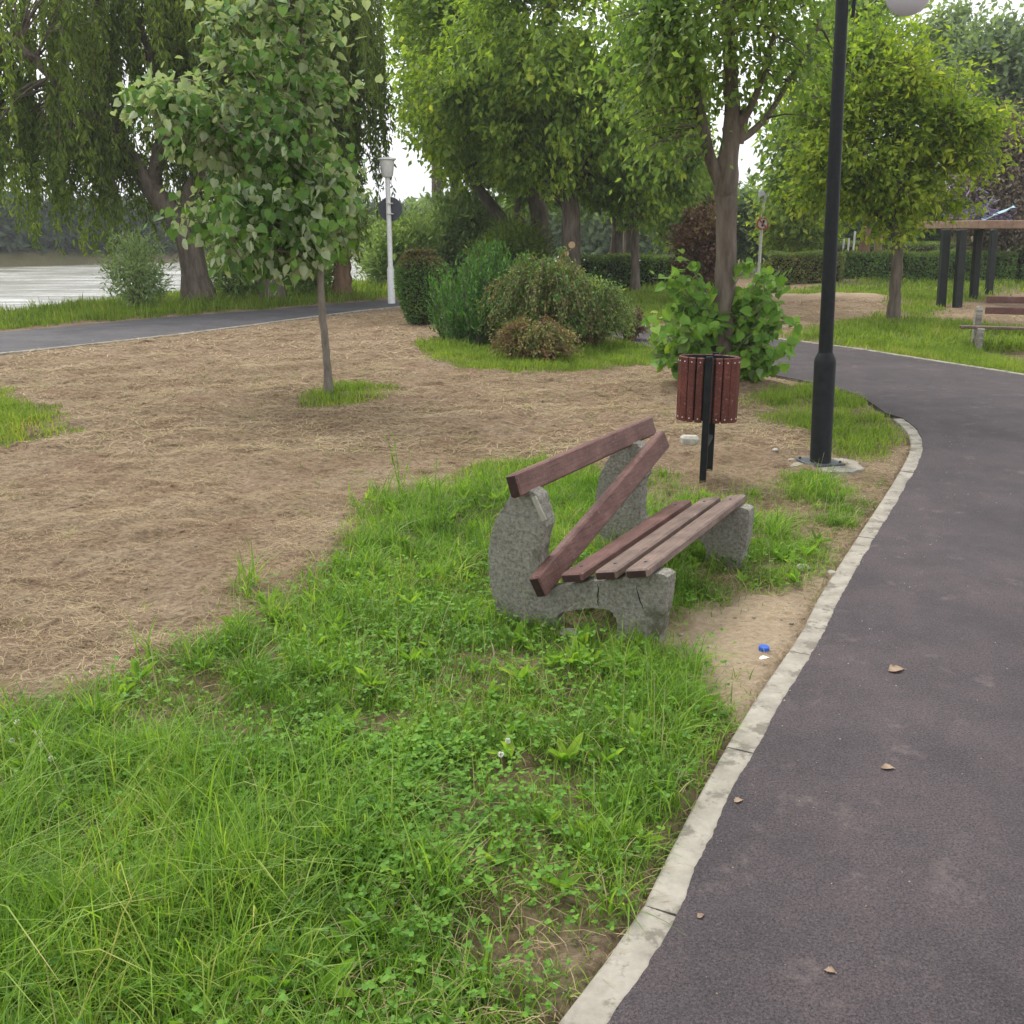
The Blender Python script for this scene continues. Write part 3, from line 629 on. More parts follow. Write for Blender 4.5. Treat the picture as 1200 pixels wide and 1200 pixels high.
# straw on the mown field
def strawd(x, y):
    g = grass_amount(x, y); s, t = rs(x, y)
    return np.clip(1 - g * 3, 0, 1) * (g < .25) * infront(x, y) * (s < -3.2) * (~inpoly(x, y, path_poly)) * np.clip((fbm(x * 1.6, y * 1.6 + 4) - .28) * 4, .08, 1)
VV = []; FF = []; off = 0
for (n, x0, x1, y0, y1, l0, l1, w0, w1) in ((170000, -5.5, 4, 2.0, 8.5, .02, .11, .0010, .0022), (90000, -9, 7, 8.5, 15, .05, .2, .003, .006), (50000, -14, 12, 15, 27, .08, .3, .008, .014)):
    x, y = scatter(n, x0, x1, y0, y1, lambda x, y: strawd(x, y) * (1 - .8 * np.clip(sdist(x, y, SANDW) / .1, 0, 1)))
    N = len(x); a = rng.normal(0, .9, N) + (rng.random(N) > .5) * math.pi; L_ = rng.uniform(l0, l1, N); w = rng.uniform(w0, w1, N)
    z = height(x, y) + rng.uniform(.003, .018, N); t = np.linspace(0, 1, 4)[None]; cu = rng.normal(0, .5, N)[:, None]
    ang = a[:, None] + cu * t; cx = x[:, None] + L_[:, None] * t * np.cos(ang); cy = y[:, None] + L_[:, None] * t * np.sin(ang)
    cz = z[:, None] + (rng.uniform(0, .12, N) * L_)[:, None] * np.sin(t * math.pi) + rng.normal(0, .06, N)[:, None] * L_[:, None] * t
    V = np.empty((N, 4, 2, 3)); nx_, ny_ = -np.sin(ang), np.cos(ang)
    for q, sg in ((0, -1), (1, 1)):
        V[:, :, q, 0] = cx + sg * nx_ * w[:, None] / 2; V[:, :, q, 1] = cy + sg * ny_ * w[:, None] / 2; V[:, :, q, 2] = cz
    b = (np.arange(N) * 8)[:, None]; j = np.arange(3)[None] * 2
    FF.append(np.stack([b + j, b + j + 1, b + j + 3, b + j + 2], -1).reshape(-1, 4) + off); VV.append(V.reshape(-1, 3)); off += N * 8
tag(raw_mesh('straw_litter', np.concatenate(VV), [np.concatenate(FF)], M['straw']), 'dry mown straw lying over the bare brown field', 'straw', kind='stuff')
# clods of soil
x, y = scatter(900, -8, 5, 2.5, 14, lambda x, y: strawd(x, y) * .8)
oc = np.array([[1,0,0],[0,1,0],[-1,0,0],[0,-1,0],[0,0,1],[0,0,-.6]]); of = np.array([[0,1,4],[1,2,4],[2,3,4],[3,0,4],[1,0,5],[2,1,5],[3,2,5],[0,3,5]])
N = len(x); sz = rng.uniform(.006, .026, N) * np.clip(y / 6, .8, 1.8)
V = np.stack([x, y, height(x, y)], 1)[:, None] + oc[None] * np.array([1.3, 1.2, .55]) * sz[:, None, None] * rng.uniform(.6, 1.3, (N, 6, 3))
M['clod'] = surf_mat('clod', [(.3, (.13,.085,.055)), (.7, (.24,.165,.11))], 10, bump=.5)
tag(raw_mesh('soil_clods', V.reshape(-1, 3), [((np.arange(N) * 6)[:, None, None] + of[None]).reshape(-1, 3)], M['clod']), 'small clods of soil scattered over the mown field', 'soil', kind='stuff')

# grit and pebbles on the sand, along the kerb and round the lamp footing
M['grit'] = leaf_mat('grit', [(0, (.12,.10,.08)), (.5, (.27,.24,.19)), (1, (.52,.49,.42))], trans=0)
kl_ = [tuple(p) for p in kerb_line]
def gritd(x, y):
    dk = dpoly(x, y, kl_, False); g = np.clip(.22 - dk, 0, 1) / .22 * .9 + np.clip(sdist(x, y, SANDW) / .2 + .6, 0, 1) * .35
    lx, ly = G(961, 547)[:2]; g = g + .5 * np.exp(-(((x - lx) ** 2 + (y - ly) ** 2) / .25)); g = np.maximum(g, .03)
    return np.where(inpoly(x, y, grow_poly), .0, g) * infront(x, y)
x, y = scatter(26000, -4, 4.2, 1.3, 9, gritd); N = len(x); sz = rng.uniform(.002, .006, N) * (1 + 1.6 * (rng.random(N) > .93))
V = np.stack([x, y, height(x, y) + sz * .2], 1)[:, None] + oc[None] * np.array([1.1, 1, .7]) * sz[:, None, None] * rng.uniform(.6, 1.3, (N, 6, 3))
tag(raw_mesh('grit', V.reshape(-1, 3), [((np.arange(N) * 6)[:, None, None] + of[None]).reshape(-1, 3)], M['grit'], smooth=True), 'fine grit and pebbles along the kerb and on the bare sand', 'gravel', kind='stuff')
x = rng.uniform(-1.3, 5.5, 5200); y = rng.uniform(1.2, 10, 5200); ok = inpoly(x, y, rag) & (rng.random(5200) < np.where(dpoly(x, y, kl_, False) < .5, .6, .10)); x, y = x[ok], y[ok]; N = len(x); sz = rng.uniform(.0015, .0045, N)
V = np.stack([x, y, x * 0 + .035], 1)[:, None] + oc[None] * sz[:, None, None] * rng.uniform(.6, 1.3, (N, 6, 3))
tag(raw_mesh('path_grit', V.reshape(-1, 3), [((np.arange(N) * 6)[:, None, None] + of[None]).reshape(-1, 3)], M['grit'], smooth=True), 'loose grit scattered on the asphalt path', 'gravel', kind='stuff')

# ------------------------------------------------------------------ trees
def tree(name, label, trunk, ells, ntwig=200, per=40, size=.1, kind='oval', lm='mid', bark='bark', droop=.3, sigma=.28,
         limbs=12, start=.45, group=None, gap=.42, thick=.35, forks=(), cat='tree', drop=0, up=.0, crown_name='crown'):
    """trunk: list of (x,y,z,r); ells: list of (centre, radii)"""
    tr = np.array(trunk, float); base = tr[0, :3]
    t = thing(name, label, cat, (base[0], base[1], float(height(base[0:1], base[1:2])[0])), 0, group)
    mb = MB()
    P = catmull([p for p in tr], 5); P[:, :2] += (rng.random((len(P), 2)) - .5) * P[:, 3:4] * .25
    flare = np.clip(1.35 - np.arange(len(P)) * .12, 1, 2); mb.tube(np.vstack([[P[0, 0], P[0, 1], P[0, 2] - .2], P[:, :3]]), np.concatenate([[P[0, 3] * 1.5], P[:, 3] * flare]), 14)
    nodes = [P[int(len(P) * start):, :3]]; nr = [P[int(len(P) * start):, 3]]
    for fk in forks:
        Q = catmull([np.array(q, float) for q in fk], 5); mb.tube(Q[:, :3], Q[:, 3], 9); nodes.append(Q[:, :3]); nr.append(Q[:, 3])
    vol = np.array([e[1][0] * e[1][1] * e[1][2] for e in ells]) ** .8; vol = vol / vol.sum()
    allN = np.concatenate(nodes); allR = np.concatenate(nr)
    lim = []
    for _ in range(limbs):
        e = ells[rng.choice(len(ells), p=vol)]; d = norm(rng.normal(0, 1, 3)); tgt = np.array(e[0]) + d * np.array(e[1]) * rng.uniform(.45, .85)
        sc = np.linalg.norm(allN - tgt, axis=1) + rng.random(len(allN)) * 1.2 + np.maximum(0, allN[:, 2] - tgt[2]) * 1.5
        k = int(np.argmin(sc)); s = allN[k]; L = np.linalg.norm(tgt - s)
        q = np.linspace(0, 1, 7)[:, None]; pp = s + (tgt - s) * q + np.array([0, 0, 1]) * np.sin(q * math.pi) * L * .08 + rng.normal(0, .03, (7, 3)) * L * np.sin(q * math.pi)
        r = np.linspace(min(allR[k] * .6, L * thick * .06 + .008), .006, 7); mb.tube(pp, r, 6); lim.append(pp)
    LN = np.concatenate(lim + [allN]) if lim else allN
    # twig ends
    pts = []
    while len(pts) < ntwig:
        e = ells[rng.choice(len(ells), p=vol)]; d = norm(rng.normal(0, 1, 3)); p = np.array(e[0]) + d * np.array(e[1]) * rng.random() ** .42 * (.55 + .85 * vnoise(np.array([d[0]*2.3+e[0][0]]), np.array([d[1]*2.3+e[0][1]]), np.array([d[2]*2.3]))[0])
        if fbm(np.array([p[0] * .9]), np.array([p[1] * .9]), np.array([p[2] * .9]), 2)[0] > gap - .12 * rng.random(): pts.append(p)
    E = np.array(pts)
    D = ((E[:, None] - LN[None]) ** 2).sum(2) if len(E) * len(LN) < 5e6 else None
    S = LN[np.argmin(D, 1)]
    q = np.linspace(0, 1, 4)[None, :, None]; TP = S[:, None] + (E - S)[:, None] * q; TP[:, 1:3, 2] += .06 * np.linalg.norm(E - S, axis=1)[:, None]
    V, Fa = batch_tubes(TP, np.broadcast_to(np.array([.011, .008, .005, .003]), (len(E), 4)) * (1 + size * 4), 3); mb.addarr(V, Fa)
    mb.build('trunk', M[bark], t, smooth=True)
    cen = np.mean([e[0] for e in ells], 0)
    n = ntwig * per; k = rng.integers(0, ntwig, n); f = rng.uniform(.35, 1.05, n)[:, None]
    p = S[k] + (E[k] - S[k]) * f + rng.normal(0, 1, (n, 3)) * sigma * (np.array([1, 1, .7]))
    if drop: p[:, 2] -= rng.random(n) ** 1.5 * drop
    outd = norm(p - cen) * .6 + rng.normal(0, .8, (n, 3)); outd[:, 2] -= droop; outd[:, 2] += up
    nn = np.array([0, 0, 1.]) + rng.normal(0, .55, (n, 3)) + norm(p - cen) * .4
    V, Fa = leaves(p, outd, nn, size * rng.uniform(.6, 1.25, n), kind)
    raw_mesh(crown_name, V, [Fa], M[lm], t)
    return t
def ell(box, Yd, deep=None):                    # crown part: what it spans in the photo, at its real distance
    x0, y0, x1, y1 = box; a = AT(x0, (y0 + y1) / 2, Yd); b = AT(x1, (y0 + y1) / 2, Yd); u = AT((x0+x1)/2, y0, Yd); d = AT((x0+x1)/2, y1, Yd)
    rx = (b[0] - a[0]) / 2; rz = (u[2] - d[2]) / 2; c = (u + d) / 2
    return (c, (rx, deep or (rx + rz) / 2, rz))
def trunkpx(pts, Yd): return [(*AT(px, py, Yd + dy)[:3], r) for px, py, r, dy in pts]

# young lime tree in the field
Yl = G(386, 462)[1]
tree('young_lime_tree', 'slim young lime tree with big pale heart leaves standing alone in the mown field', trunkpx([(386,462,.05,0),(382,410,.045,0),(376,350,.042,0),(374,280,.04,0),(366,200,.034,.05),(360,110,.025,0),(352,20,.015,0)], Yl),
     [ell((250,60,415,310), Yl), ell((180,90,300,215), Yl, 1.1), ell((215,200,420,330), Yl, 1.0), ell((250,-90,400,120), Yl), ell((350,150,415,312), Yl, .5), ell((148,88,250,150), Yl, .9)],
     ntwig=330, per=20, size=.106, kind='heart', lm='linden', bark='barkgrey', droop=.9, sigma=.13, limbs=22, start=.4, gap=.3)
# tree behind the litter bin
Yb = G(848, 452)[1]
tb = tree('park_tree', 'forked tree with pruned stubs behind the red litter bin', trunkpx([(846,455,.15,0),(848,400,.135,0),(850,320,.125,0),(851,250,.125,0),(850,215,.14,0),(858,150,.10,0),(856,80,.085,.1),(853,0,.07,.1),(850,-90,.05,0)], Yb),
     [ell((735,-120,960,110), Yb, 2.2), ell((690,-60,820,160), Yb, 1.6), ell((880,-60,985,170), Yb, 1.2), ell((770,-260,940,-40), Yb, 2), ell((700,60,800,215), Yb - .5, .8)],
     ntwig=420, per=34, size=.105, kind='oval', lm='mid2', bark='bark', droop=.6, sigma=.22, limbs=16, start=.62, gap=.36,
     forks=[[(*AT(850,222,Yb), .10), (*AT(834,190,Yb), .075), (*AT(826,160,Yb), .07), (*AT(815,100,Yb), .05), (*AT(795,20,Yb-.2), .035)],
            [(*AT(862,165,Yb), .06), (*AT(880,155,Yb), .045), (*AT(902,132,Yb+.1), .035), (*AT(930,85,Yb+.2), .028), (*AT(960,30,Yb+.3), .02)],
            [(*AT(862,150,Yb), .06), (*AT(880,125,Yb-.1), .045), (*AT(900,70,Yb-.2), .03), (*AT(915,0,Yb-.3), .02)],
            [(*AT(866,168,Yb), .06), (*AT(872,140,Yb), .055), (*AT(873,128,Yb), .05)]])
# leafy shoots round its foot
mb = MB(); Ps = []
NSH = 74
for k in range(NSH):
    sd = random.choice((-1, 1)); b0 = AT(848 + random.uniform(-14, 14), 440, Yb); b0[2] = 0 if random.random() < .6 else random.uniform(.2, .6)
    L = random.uniform(.15, 1.25 if sd < 0 else 1.55); spread = random.uniform(.28, .95 if sd < 0 else .72) * (1 - .25 * (L > 1.2))
    e = b0 + np.array([sd * spread, random.uniform(-.45, .3), L]); q = np.linspace(0, 1, 7)[:, None]
    pp = b0 + (e - b0) * q + np.array([sd * -.02, 0, .22]) * np.sin(q * math.pi) * L; pp[:, 2] -= (q[:, 0] ** 3) * .1
    mb.tube(pp, np.linspace(.012, .004, 7), 5); Ps.append(pp)
mb.build('shoots', M['barkgrey'], tb, smooth=True)
Ps = np.array(Ps); n = NSH * 24; k = rng.integers(0, NSH, n); f = rng.uniform(1.0, 6, n); i0 = f.astype(int).clip(0, 5); p = Ps[k, i0] + (Ps[k, i0 + 1] - Ps[k, i0]) * (f - i0)[:, None] + rng.normal(0, .05, (n, 3))
dd = rng.normal(0, 1, (n, 3)); dd[:, 2] -= .5
V, Fa = leaves(p, dd, np.array([0, -.5, .8]) + rng.normal(0, .45, (n, 3)), rng.uniform(.07, .16, n), 'heart')
M['shoot'] = leaf_mat('shoot_leaf', [(0, (0.070,0.155,0.024)), (.5, (0.155,0.308,0.042)), (.85, (0.265,0.420,0.060)), (1, (0.466,0.504,0.096))], under=(.20,.30,.12), trans=.4, nscale=2.5)
raw_mesh('shoot_leaves', V, [Fa], M['shoot'], tb)

# round yellow-green tree across the path
Yr = G(1046, 376)[1]
tree('round_crowned_tree', 'round yellow-green tree on grass across the path beside the dark posts', trunkpx([(1046,377,.13,0),(1050,330,.12,0),(1052,270,.115,0),(1052,200,.09,0),(1052,120,.05,0)], Yr),
     [ell((915,30,1150,250), Yr), ell((950,-5,1120,150), Yr), ell((900,100,1010,265), Yr), ell((1060,80,1180,260), Yr), ell((970,180,1100,295), Yr, 1)],
     ntwig=640, per=42, size=.15, kind='oval', lm='yellowgreen', droop=.4, sigma=.15, limbs=22, start=.5, gap=.38)
# mid group of maples: trunks at 668, 635, 745
Ym = G(668, 348)[1]
t668 = tree('maple_tree', 'broad leafy tree with a freshly cut pale limb scar on its thick trunk', trunkpx([(670,352,.34,0),(668,310,.30,0),(668,250,.27,0),(660,190,.22,0),(650,110,.16,0),(640,20,.1,0)], Ym),
     [ell((500,-60,770,190), Ym, 4), ell((460,10,640,190), Ym, 3), ell((600,60,820,250), Ym, 3), ell((530,120,700,232), Ym-1, 2), ell((520,-260,780,0), Ym, 4)], ntwig=900, per=70, size=.21, kind='oval', lm='mid', droop=.9, sigma=.21, limbs=20, start=.4, gap=.36,
     forks=[[(*AT(665,240,Ym), .2), (*AT(610,170,Ym), .14), (*AT(550,110,Ym), .08)], [(*AT(668,230,Ym), .2), (*AT(715,160,Ym), .13), (*AT(770,90,Ym), .07)]])
for (sx, sy, r) in ((670,287,.10),(664,297,.07)):
    mb = MB(); c = AT(sx, sy, Ym - .28); mb.tube([c + np.array([0, .1, 0]), c + np.array([0, -.06, .0])], r, 10); mb.build('cut_scar', M['cut'], t668)
Yn = G(745, 345)[1]
tree('street_maple', 'slim trunked leafy tree just right of the scarred trunk, before the low hedge', trunkpx([(744,346,.14,0),(744,300,.13,0),(743,250,.12,0),(742,190,.09,0),(742,120,.05,0)], Yn),
     [ell((650,130,835,262), Yn), ell((690,20,850,190), Yn, 3), ell((755,150,840,240), Yn, 1.5)], ntwig=520, per=60, size=.19, lm='mid2', droop=.8, sigma=.2, limbs=14, gap=.36)
tree('park_tree', 'twin trunked rough-barked tree behind the dark feathery shrub', trunkpx([(638,330,.40,6),(636,300,.36,6),(632,260,.32,6),(620,200,.25,6),(600,120,.15,6)], Ym),
     [ell((480,60,720,222), Ym + 6, 4), ell((440,-60,620,120), Ym + 6, 4)], ntwig=520, per=55, size=.26, lm='mid', droop=.5, sigma=.33, limbs=14, gap=.42, 
     forks=[[(*AT(622,310,Ym+6), .28), (*AT(606,280,Ym+6), .25), (*AT(575,240,Ym+6), .2), (*AT(540,190,Ym+6), .12)]])
# foreground overhanging bright sprays: next tree whose trunk is hidden behind the forked one
tree('leaning_tree', 'dark leaning tree arching over the bank path right of the white lamp', trunkpx([(590,345,.25,9),(575,290,.22,9),(555,262,.2,9),(535,225,.16,9),(520,170,.1,9)], Ym),
     [ell((455,60,600,195), Ym + 9, 3), ell((480,20,640,140), Ym + 9, 3)], ntwig=320, per=40, size=.26, lm='mid2', droop=.5, sigma=.32, limbs=10, gap=.47)

# willows
def willow(name, label, trunk, forks, heads, nstr, lm='willow', bark='bark'):
    tr = np.array(trunk, float); base = tr[0, :3]; t = thing(name, label, 'tree', (base[0], base[1], float(height(base[0:1], base[1:2])[0])))
    mb = MB(); P = catmull([p for p in tr], 6); fl = np.clip(1.5 - np.arange(len(P)) * .08, 1, 2); mb.tube(np.vstack([[*P[0, :2], P[0, 2] - .4], P[:, :3]]), np.concatenate([[P[0, 3] * 1.7], P[:, 3] * fl]), 14)
    nodes = [P[len(P)//3:, :3]]
    for fk in forks:
        Q = catmull([np.array(q, float) for q in fk], 6); Q[:, :3] += (rng.random((len(Q), 3)) - .5) * .12; mb.tube(Q[:, :3], Q[:, 3], 9); nodes.append(Q[:, :3])
    LN = np.concatenate(nodes); tops = []; lens = []
    for (c, r, n, l0, l1) in heads:
        d = norm(rng.normal(0, 1, (n, 3))); d[:, 2] = np.abs(d[:, 2]) * .9 - .15
        p = np.array(c) + d * np.array(r) * (rng.random((n, 1)) ** .4); tops.append(p); lens.append(rng.uniform(l0, l1, n))
    T0 = np.concatenate(tops); Ls = np.concatenate(lens); n = len(T0)
    Ls = np.minimum(Ls, T0[:, 2] - .35); Ls = np.clip(Ls, .3, 9)
    S = LN[np.argmin(((T0[:, None] - LN[None]) ** 2).sum(2), 1)]
    q = np.linspace(0, 1, 6)[None, :, None]; TP = S[:, None] + (T0 - S)[:, None] * q; TP[..., 2] += np.sin(q[..., 0] * math.pi) * .1 * np.linalg.norm(T0 - S, axis=1)[:, None]
    V, Fa = batch_tubes(TP, np.broadcast_to(np.linspace(.035, .012, 6), (n, 6)), 4); mb.addarr(V, Fa)
    K = 9; q = np.linspace(0, 1, K)[None, :, None]; o = norm(np.concatenate([rng.normal(0, 1, (n, 2)), np.zeros((n, 1))], 1))
    H = T0[:, None] + o[:, None] * q ** .6 * rng.uniform(.1, .6, (n, 1, 1)); H[..., 2] -= (q[..., 0] ** 1.15) * Ls[:, None]; H[..., 0] += np.sin(q[..., 0] * 4 + T0[:, :1]) * .06
    V, Fa = batch_tubes(H, np.broadcast_to(np.linspace(.010, .005, K), (n, K)), 3); mb.addarr(V, Fa)
    mb.build('trunk', M[bark], t, smooth=True)
    m_ = (Ls * 34).astype(int) + 8; k = np.repeat(np.arange(n), m_); N = len(k); f = rng.random(N) * (K - 1.001); i0 = f.astype(int)
    p = H[k, i0] + (H[k, i0 + 1] - H[k, i0]) * (f - i0)[:, None] + rng.normal(0, .055, (N, 3))
    dd = rng.normal(0, .5, (N, 3)); dd[:, 2] -= 1.0
    V, Fa = leaves(p, dd, rng.normal(0, 1, (N, 3)), rng.uniform(.12, .22, N), 'spray'); raw_mesh('crown', V, [Fa], M[lm], t)
    print(name, N); return t
Yw = G(232, 357)[1]
A = lambda x, y, r, d=0: (*AT(x, y, Yw + d), r)
willow('weeping_willow', 'big leaning weeping willow on the river bank, leftmost trunk', [A(234,357,.36), A(228,320,.34), A(220,280,.32), A(205,252,.29), A(180,225,.25), A(150,180,.2), A(120,120,.15), A(100,40,.1)],
    [[A(222,285,.28), A(222,240,.22), A(235,190,.17), A(240,120,.13), A(225,40,.09)], [A(180,225,.2), A(190,150,.15), A(175,70,.11), A(150,-20,.08)], [A(150,180,.17), A(100,130,.13,-1), A(40,70,.1,-2), A(-20,20,.08,-2)], [A(165,200,.15), A(110,190,.11,1), A(50,160,.08,2), A(0,150,.05,2)],
     [A(120,120,.12), A(135,50,.09), A(130,-30,.06)]],
    [(AT(30,40,Yw-1), (2.8,3,2.2), 80, 1.4, 3.8), (AT(110,20,Yw), (2.2,3,2.6), 60, 1.0, 3.2), (AT(200,0,Yw+1), (2.0,3,2.5), 90, 1.2, 3.4), (AT(20,150,Yw), (2.5,2.5,2.2), 130, 1, 2.6), (AT(110,170,Yw-.5), (1.6,2,1.8), 80, 1.0, 2.8), (AT(80,-60,Yw), (4,3,2), 60, 2, 4)], 0)
willow('weeping_willow', 'second weeping willow from the left, its bare lower trunk upright behind the young lime', [A(320,356,.30,1), A(318,320,.29,1), A(320,270,.27,1), A(322,200,.22,1), A(318,110,.16,1), A(315,0,.1,1)],
    [[A(320,230,.2,1), A(280,150,.14,1), A(250,60,.1,1)], [A(322,200,.2,1), A(370,120,.13,1), A(400,30,.09,1)]],
    [(AT(300,10,Yw+1), (2.6,3,2.2), 230, 2.5, 6), (AT(385,20,Yw+1.5), (1.6,2.6,2.4), 130, 2, 4.8), (AT(250,120,Yw+2), (1.8,2,2), 110, 1.5, 4), (AT(355,150,Yw+2), (1.6,2,1.6), 110, 1.5, 3.8)], 0)
# reddish trunk to the right of the limes
Yq = G(402, 349)[1]
tree('park_tree', 'short reddish-brown trunk with low foliage left of the white lamp', trunkpx([(402,350,.28,0),(401,320,.26,0),(398,280,.2,0),(392,220,.12,0)], Yq), [ell((345,190,430,300), Yq, 1.5)], ntwig=120, per=26, size=.2, lm='bank', bark='barkred', sigma=.35, limbs=8, gap=.3)

# bank bushes and background trees
def bush(name, label, box, Yd, n, size, lm, kind='oval', deep=None, cat='shrub', sigma=.1, group=None, up=0, clump=26, stem=True, ground=True, lname='foliage'):
    c, r = ell(box, Yd, deep); z0 = float(height(np.array([c[0]]), np.array([c[1]]))[0])
    t = thing(name, label, cat, (c[0], c[1], z0), 0, group)
    m_ = n // clump; d = norm(rng.normal(0, 1, (m_, 3))); e = c + d * np.array(r) * rng.random((m_, 1)) ** .33 * rng.uniform(.8, 1.08, (m_, 1))
    if ground: e[:, 2] = np.maximum(e[:, 2], z0 + .05)
    if stem:
        S = np.tile([c[0], c[1], z0 - .05], (m_, 1)) + rng.normal(0, .12 * r[0], (m_, 3)) * np.array([1, 1, 0])
        q = np.linspace(0, 1, 5)[None, :, None]; TP = S[:, None] + (e - S)[:, None] * q; TP[..., 2] += np.sin(q[..., 0] * math.pi) * .1 * r[2]
        V, Fa = batch_tubes(TP, np.broadcast_to(np.linspace(.02, .005, 5), (m_, 5)) * (.4 + r[0] * .5), 3); raw_mesh('stems', V, [Fa], M['bark'], t)
    k = rng.integers(0, m_, n); p = e[k] + rng.normal(0, 1, (n, 3)) * sigma * np.array([1, 1, .8])
    if ground: p[:, 2] = np.maximum(p[:, 2], z0 + .02)
    dd = norm(p - c) * .7 + rng.normal(0, .7, (n, 3)); dd[:, 2] += up
    V, Fa = leaves(p, dd, np.array([0, 0, 1.]) + rng.normal(0, .6, (n, 3)), size * rng.uniform(.6, 1.3, n), kind)
    raw_mesh(lname, V, [Fa], M[lm], t); return t
bush('bank_willow_scrub', 'pale green willow scrub behind the white lamp post', (425,250,520,345), 36, 9000, .22, 'paleb', 'spray', 2, sigma=.25, up=.4)
bush('bank_willow_scrub', 'pale green scrub between the round clipped bush and the feathery shrub', (490,225,600,340), 38, 12000, .24, 'paleb', 'spray', 2, sigma=.3, up=.4)
bush('bank_willow_scrub', 'bright green scrub rising behind the feathery shrub', (560,265,640,340), 31, 7000, .18, 'willow', 'spray', 1.6, sigma=.25, up=.4)
bush('bank_willow_scrub', 'loose pale scrub at the water edge under the leftmost willow', (135,275,190,372), 24.5, 3200, .13, 'paleb', 'spray', .8, sigma=.2, up=.3)
bush('bank_willow_scrub', 'low pale scrub between the two left willow trunks', (245,290,310,358), 28, 4000, .15, 'bank', 'spray', 1.0, sigma=.2, up=.3)
bush('bank_willow_scrub', 'low scrub between the second willow trunk and the reddish trunk', (330,300,395,352), 30, 4000, .15, 'bank', 'spray', 1.0, sigma=.2, up=.3)
bush('ornamental_shrub', 'dark purple-red shrub behind the forked tree', (790,240,850,335), 27, 5000, .13, 'purple', 'oval', 1, sigma=.14)
def bgtree(label, box, Yd, lm, tx, ty, r=.25, n=300, per=40, size=.35, name='background_tree', gap=.4, bark='bark', deep=None, sigma=.55):
    boxes = [box] if isinstance(box, tuple) else box
    top = boxes[0]; b = AT(tx, ty, Yd); g = float(height(b[0:1], b[1:2])[0]); a = AT(tx, (top[1] + top[3]) / 2, Yd)
    tree(name, label, [(b[0], b[1], min(g, b[2]), r), (b[0], b[1], (b[2] * .5 + a[2] * .5), r * .8), (a[0], a[1], a[2], r * .4)], [ell(x, Yd, deep) for x in boxes], ntwig=n, per=per, size=size, lm=lm, limbs=9, start=.3, gap=gap, sigma=sigma, bark=bark, droop=.3)
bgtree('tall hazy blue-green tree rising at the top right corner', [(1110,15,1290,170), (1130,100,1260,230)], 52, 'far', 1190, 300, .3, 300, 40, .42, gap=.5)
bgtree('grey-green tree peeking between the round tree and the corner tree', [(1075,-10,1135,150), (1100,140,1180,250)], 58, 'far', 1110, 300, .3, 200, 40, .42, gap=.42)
bgtree('brownish half-dead conifer behind the platform posts', [(1130,165,1230,300), (1150,130,1215,220)], 40, 'dead', 1180, 322, .2, 420, 70, .17, 'dead_conifer', gap=.3)
bgtree('bright yellow-green tree beside the red-ringed road sign', [(898,225,965,300), (905,200,945,270)], 48, 'yellowgreen', 930, 310, .2, 240, 40, .3, gap=.28)
bgtree('soft green tree left of the red-ringed road sign', [(850,218,905,300)], 56, 'far', 880, 305, .2, 240, 40, .35, gap=.3)
bgtree('very dark evergreen beyond the hedge between lamp post and round tree', [(930,225,1060,305)], 54, 'dark', 975, 300, .3, 420, 50, .4, 'evergreen_tree', gap=.2)
bgtree('dark evergreen beyond the hedge right of the round tree trunk', [(1040,235,1130,300)], 56, 'dark', 1085, 300, .3, 260, 50, .4, 'evergreen_tree', gap=.25)
bgtree('slender tree between the twin trunks and the scarred trunk, beyond the shrubs', [(560,120,700,240)], 42, 'mid2', 608, 318, .3, 260, 40, .33, gap=.4)
bgtree('trunked tree just right of the maples, behind the low hedge', [(700,150,800,248)], 44, 'mid2', 722, 305, .28, 260, 40, .35, gap=.38)
bgtree('dense tree filling the gap left of the forked trunk', [(760,150,835,280), (720,100,800,220)], 48, 'mid', 735, 305, .28, 300, 40, .4, gap=.35)
bgtree('tree behind the lamp pole, left of the round crown', [(900,90,985,260), (940,-10,1040,120)], 40, 'mid2', 1012, 300, .2, 360, 40, .32, gap=.4, bark='barkred')
bgtree('dark leafy tree far beyond the river bend', [(470,-60,560,70)], 46, 'mid2', 515, 310, .3, 240, 40, .4, gap=.42)
# far wooded shore
N = 75000; t_ = rng.uniform(-60, 150, N); hgt = (8 + 9 * fbm(t_ * .12, t_ * 0 + 3)) * np.clip(1 - (t_ - 5) / 60, .38, 1); zz = rng.random(N) ** .8 * hgt; dep = rng.uniform(77, 86, N)
p = rf[3][None] + rd[None] * t_[:, None] + rno[None] * dep[:, None]
V, Fa = leaves(np.stack([p[:, 0], p[:, 1], zz - .2 + rng.normal(0, .3, N)], 1), rng.normal(0, 1, (N, 3)), rng.normal(0, 1, (N, 3)), rng.uniform(.7, 1.5, N), 'oval')
M['shore'] = leaf_mat('shore_leaf', [(0, (.03,.05,.03)), (.6, (.06,.09,.05)), (1, (.10,.13,.07))], trans=.2, nscale=.15)
tag(raw_mesh('far_woods', V, [Fa], M['shore']), 'far wooded river shore reading as one dark mass', 'woods', kind='stuff')
# distant belt of wood that closes the park
N = 60000; t_ = rng.uniform(-8, 75, N); top = 3.0 + 2.0 * fbm(t_ * .2, t_ * 0 + 8); zz = rng.random(N) * top; yy = 78 + rng.uniform(0, 8, N)
V, Fa = leaves(np.stack([t_, yy, zz], 1), rng.normal(0, 1, (N, 3)), rng.normal(0, 1, (N, 3)), rng.uniform(.4, .9, N), 'oval')
tag(raw_mesh('far_thicket', V, [Fa], M['far']), 'far thicket closing the park behind the hedges', 'thicket', kind='stuff')

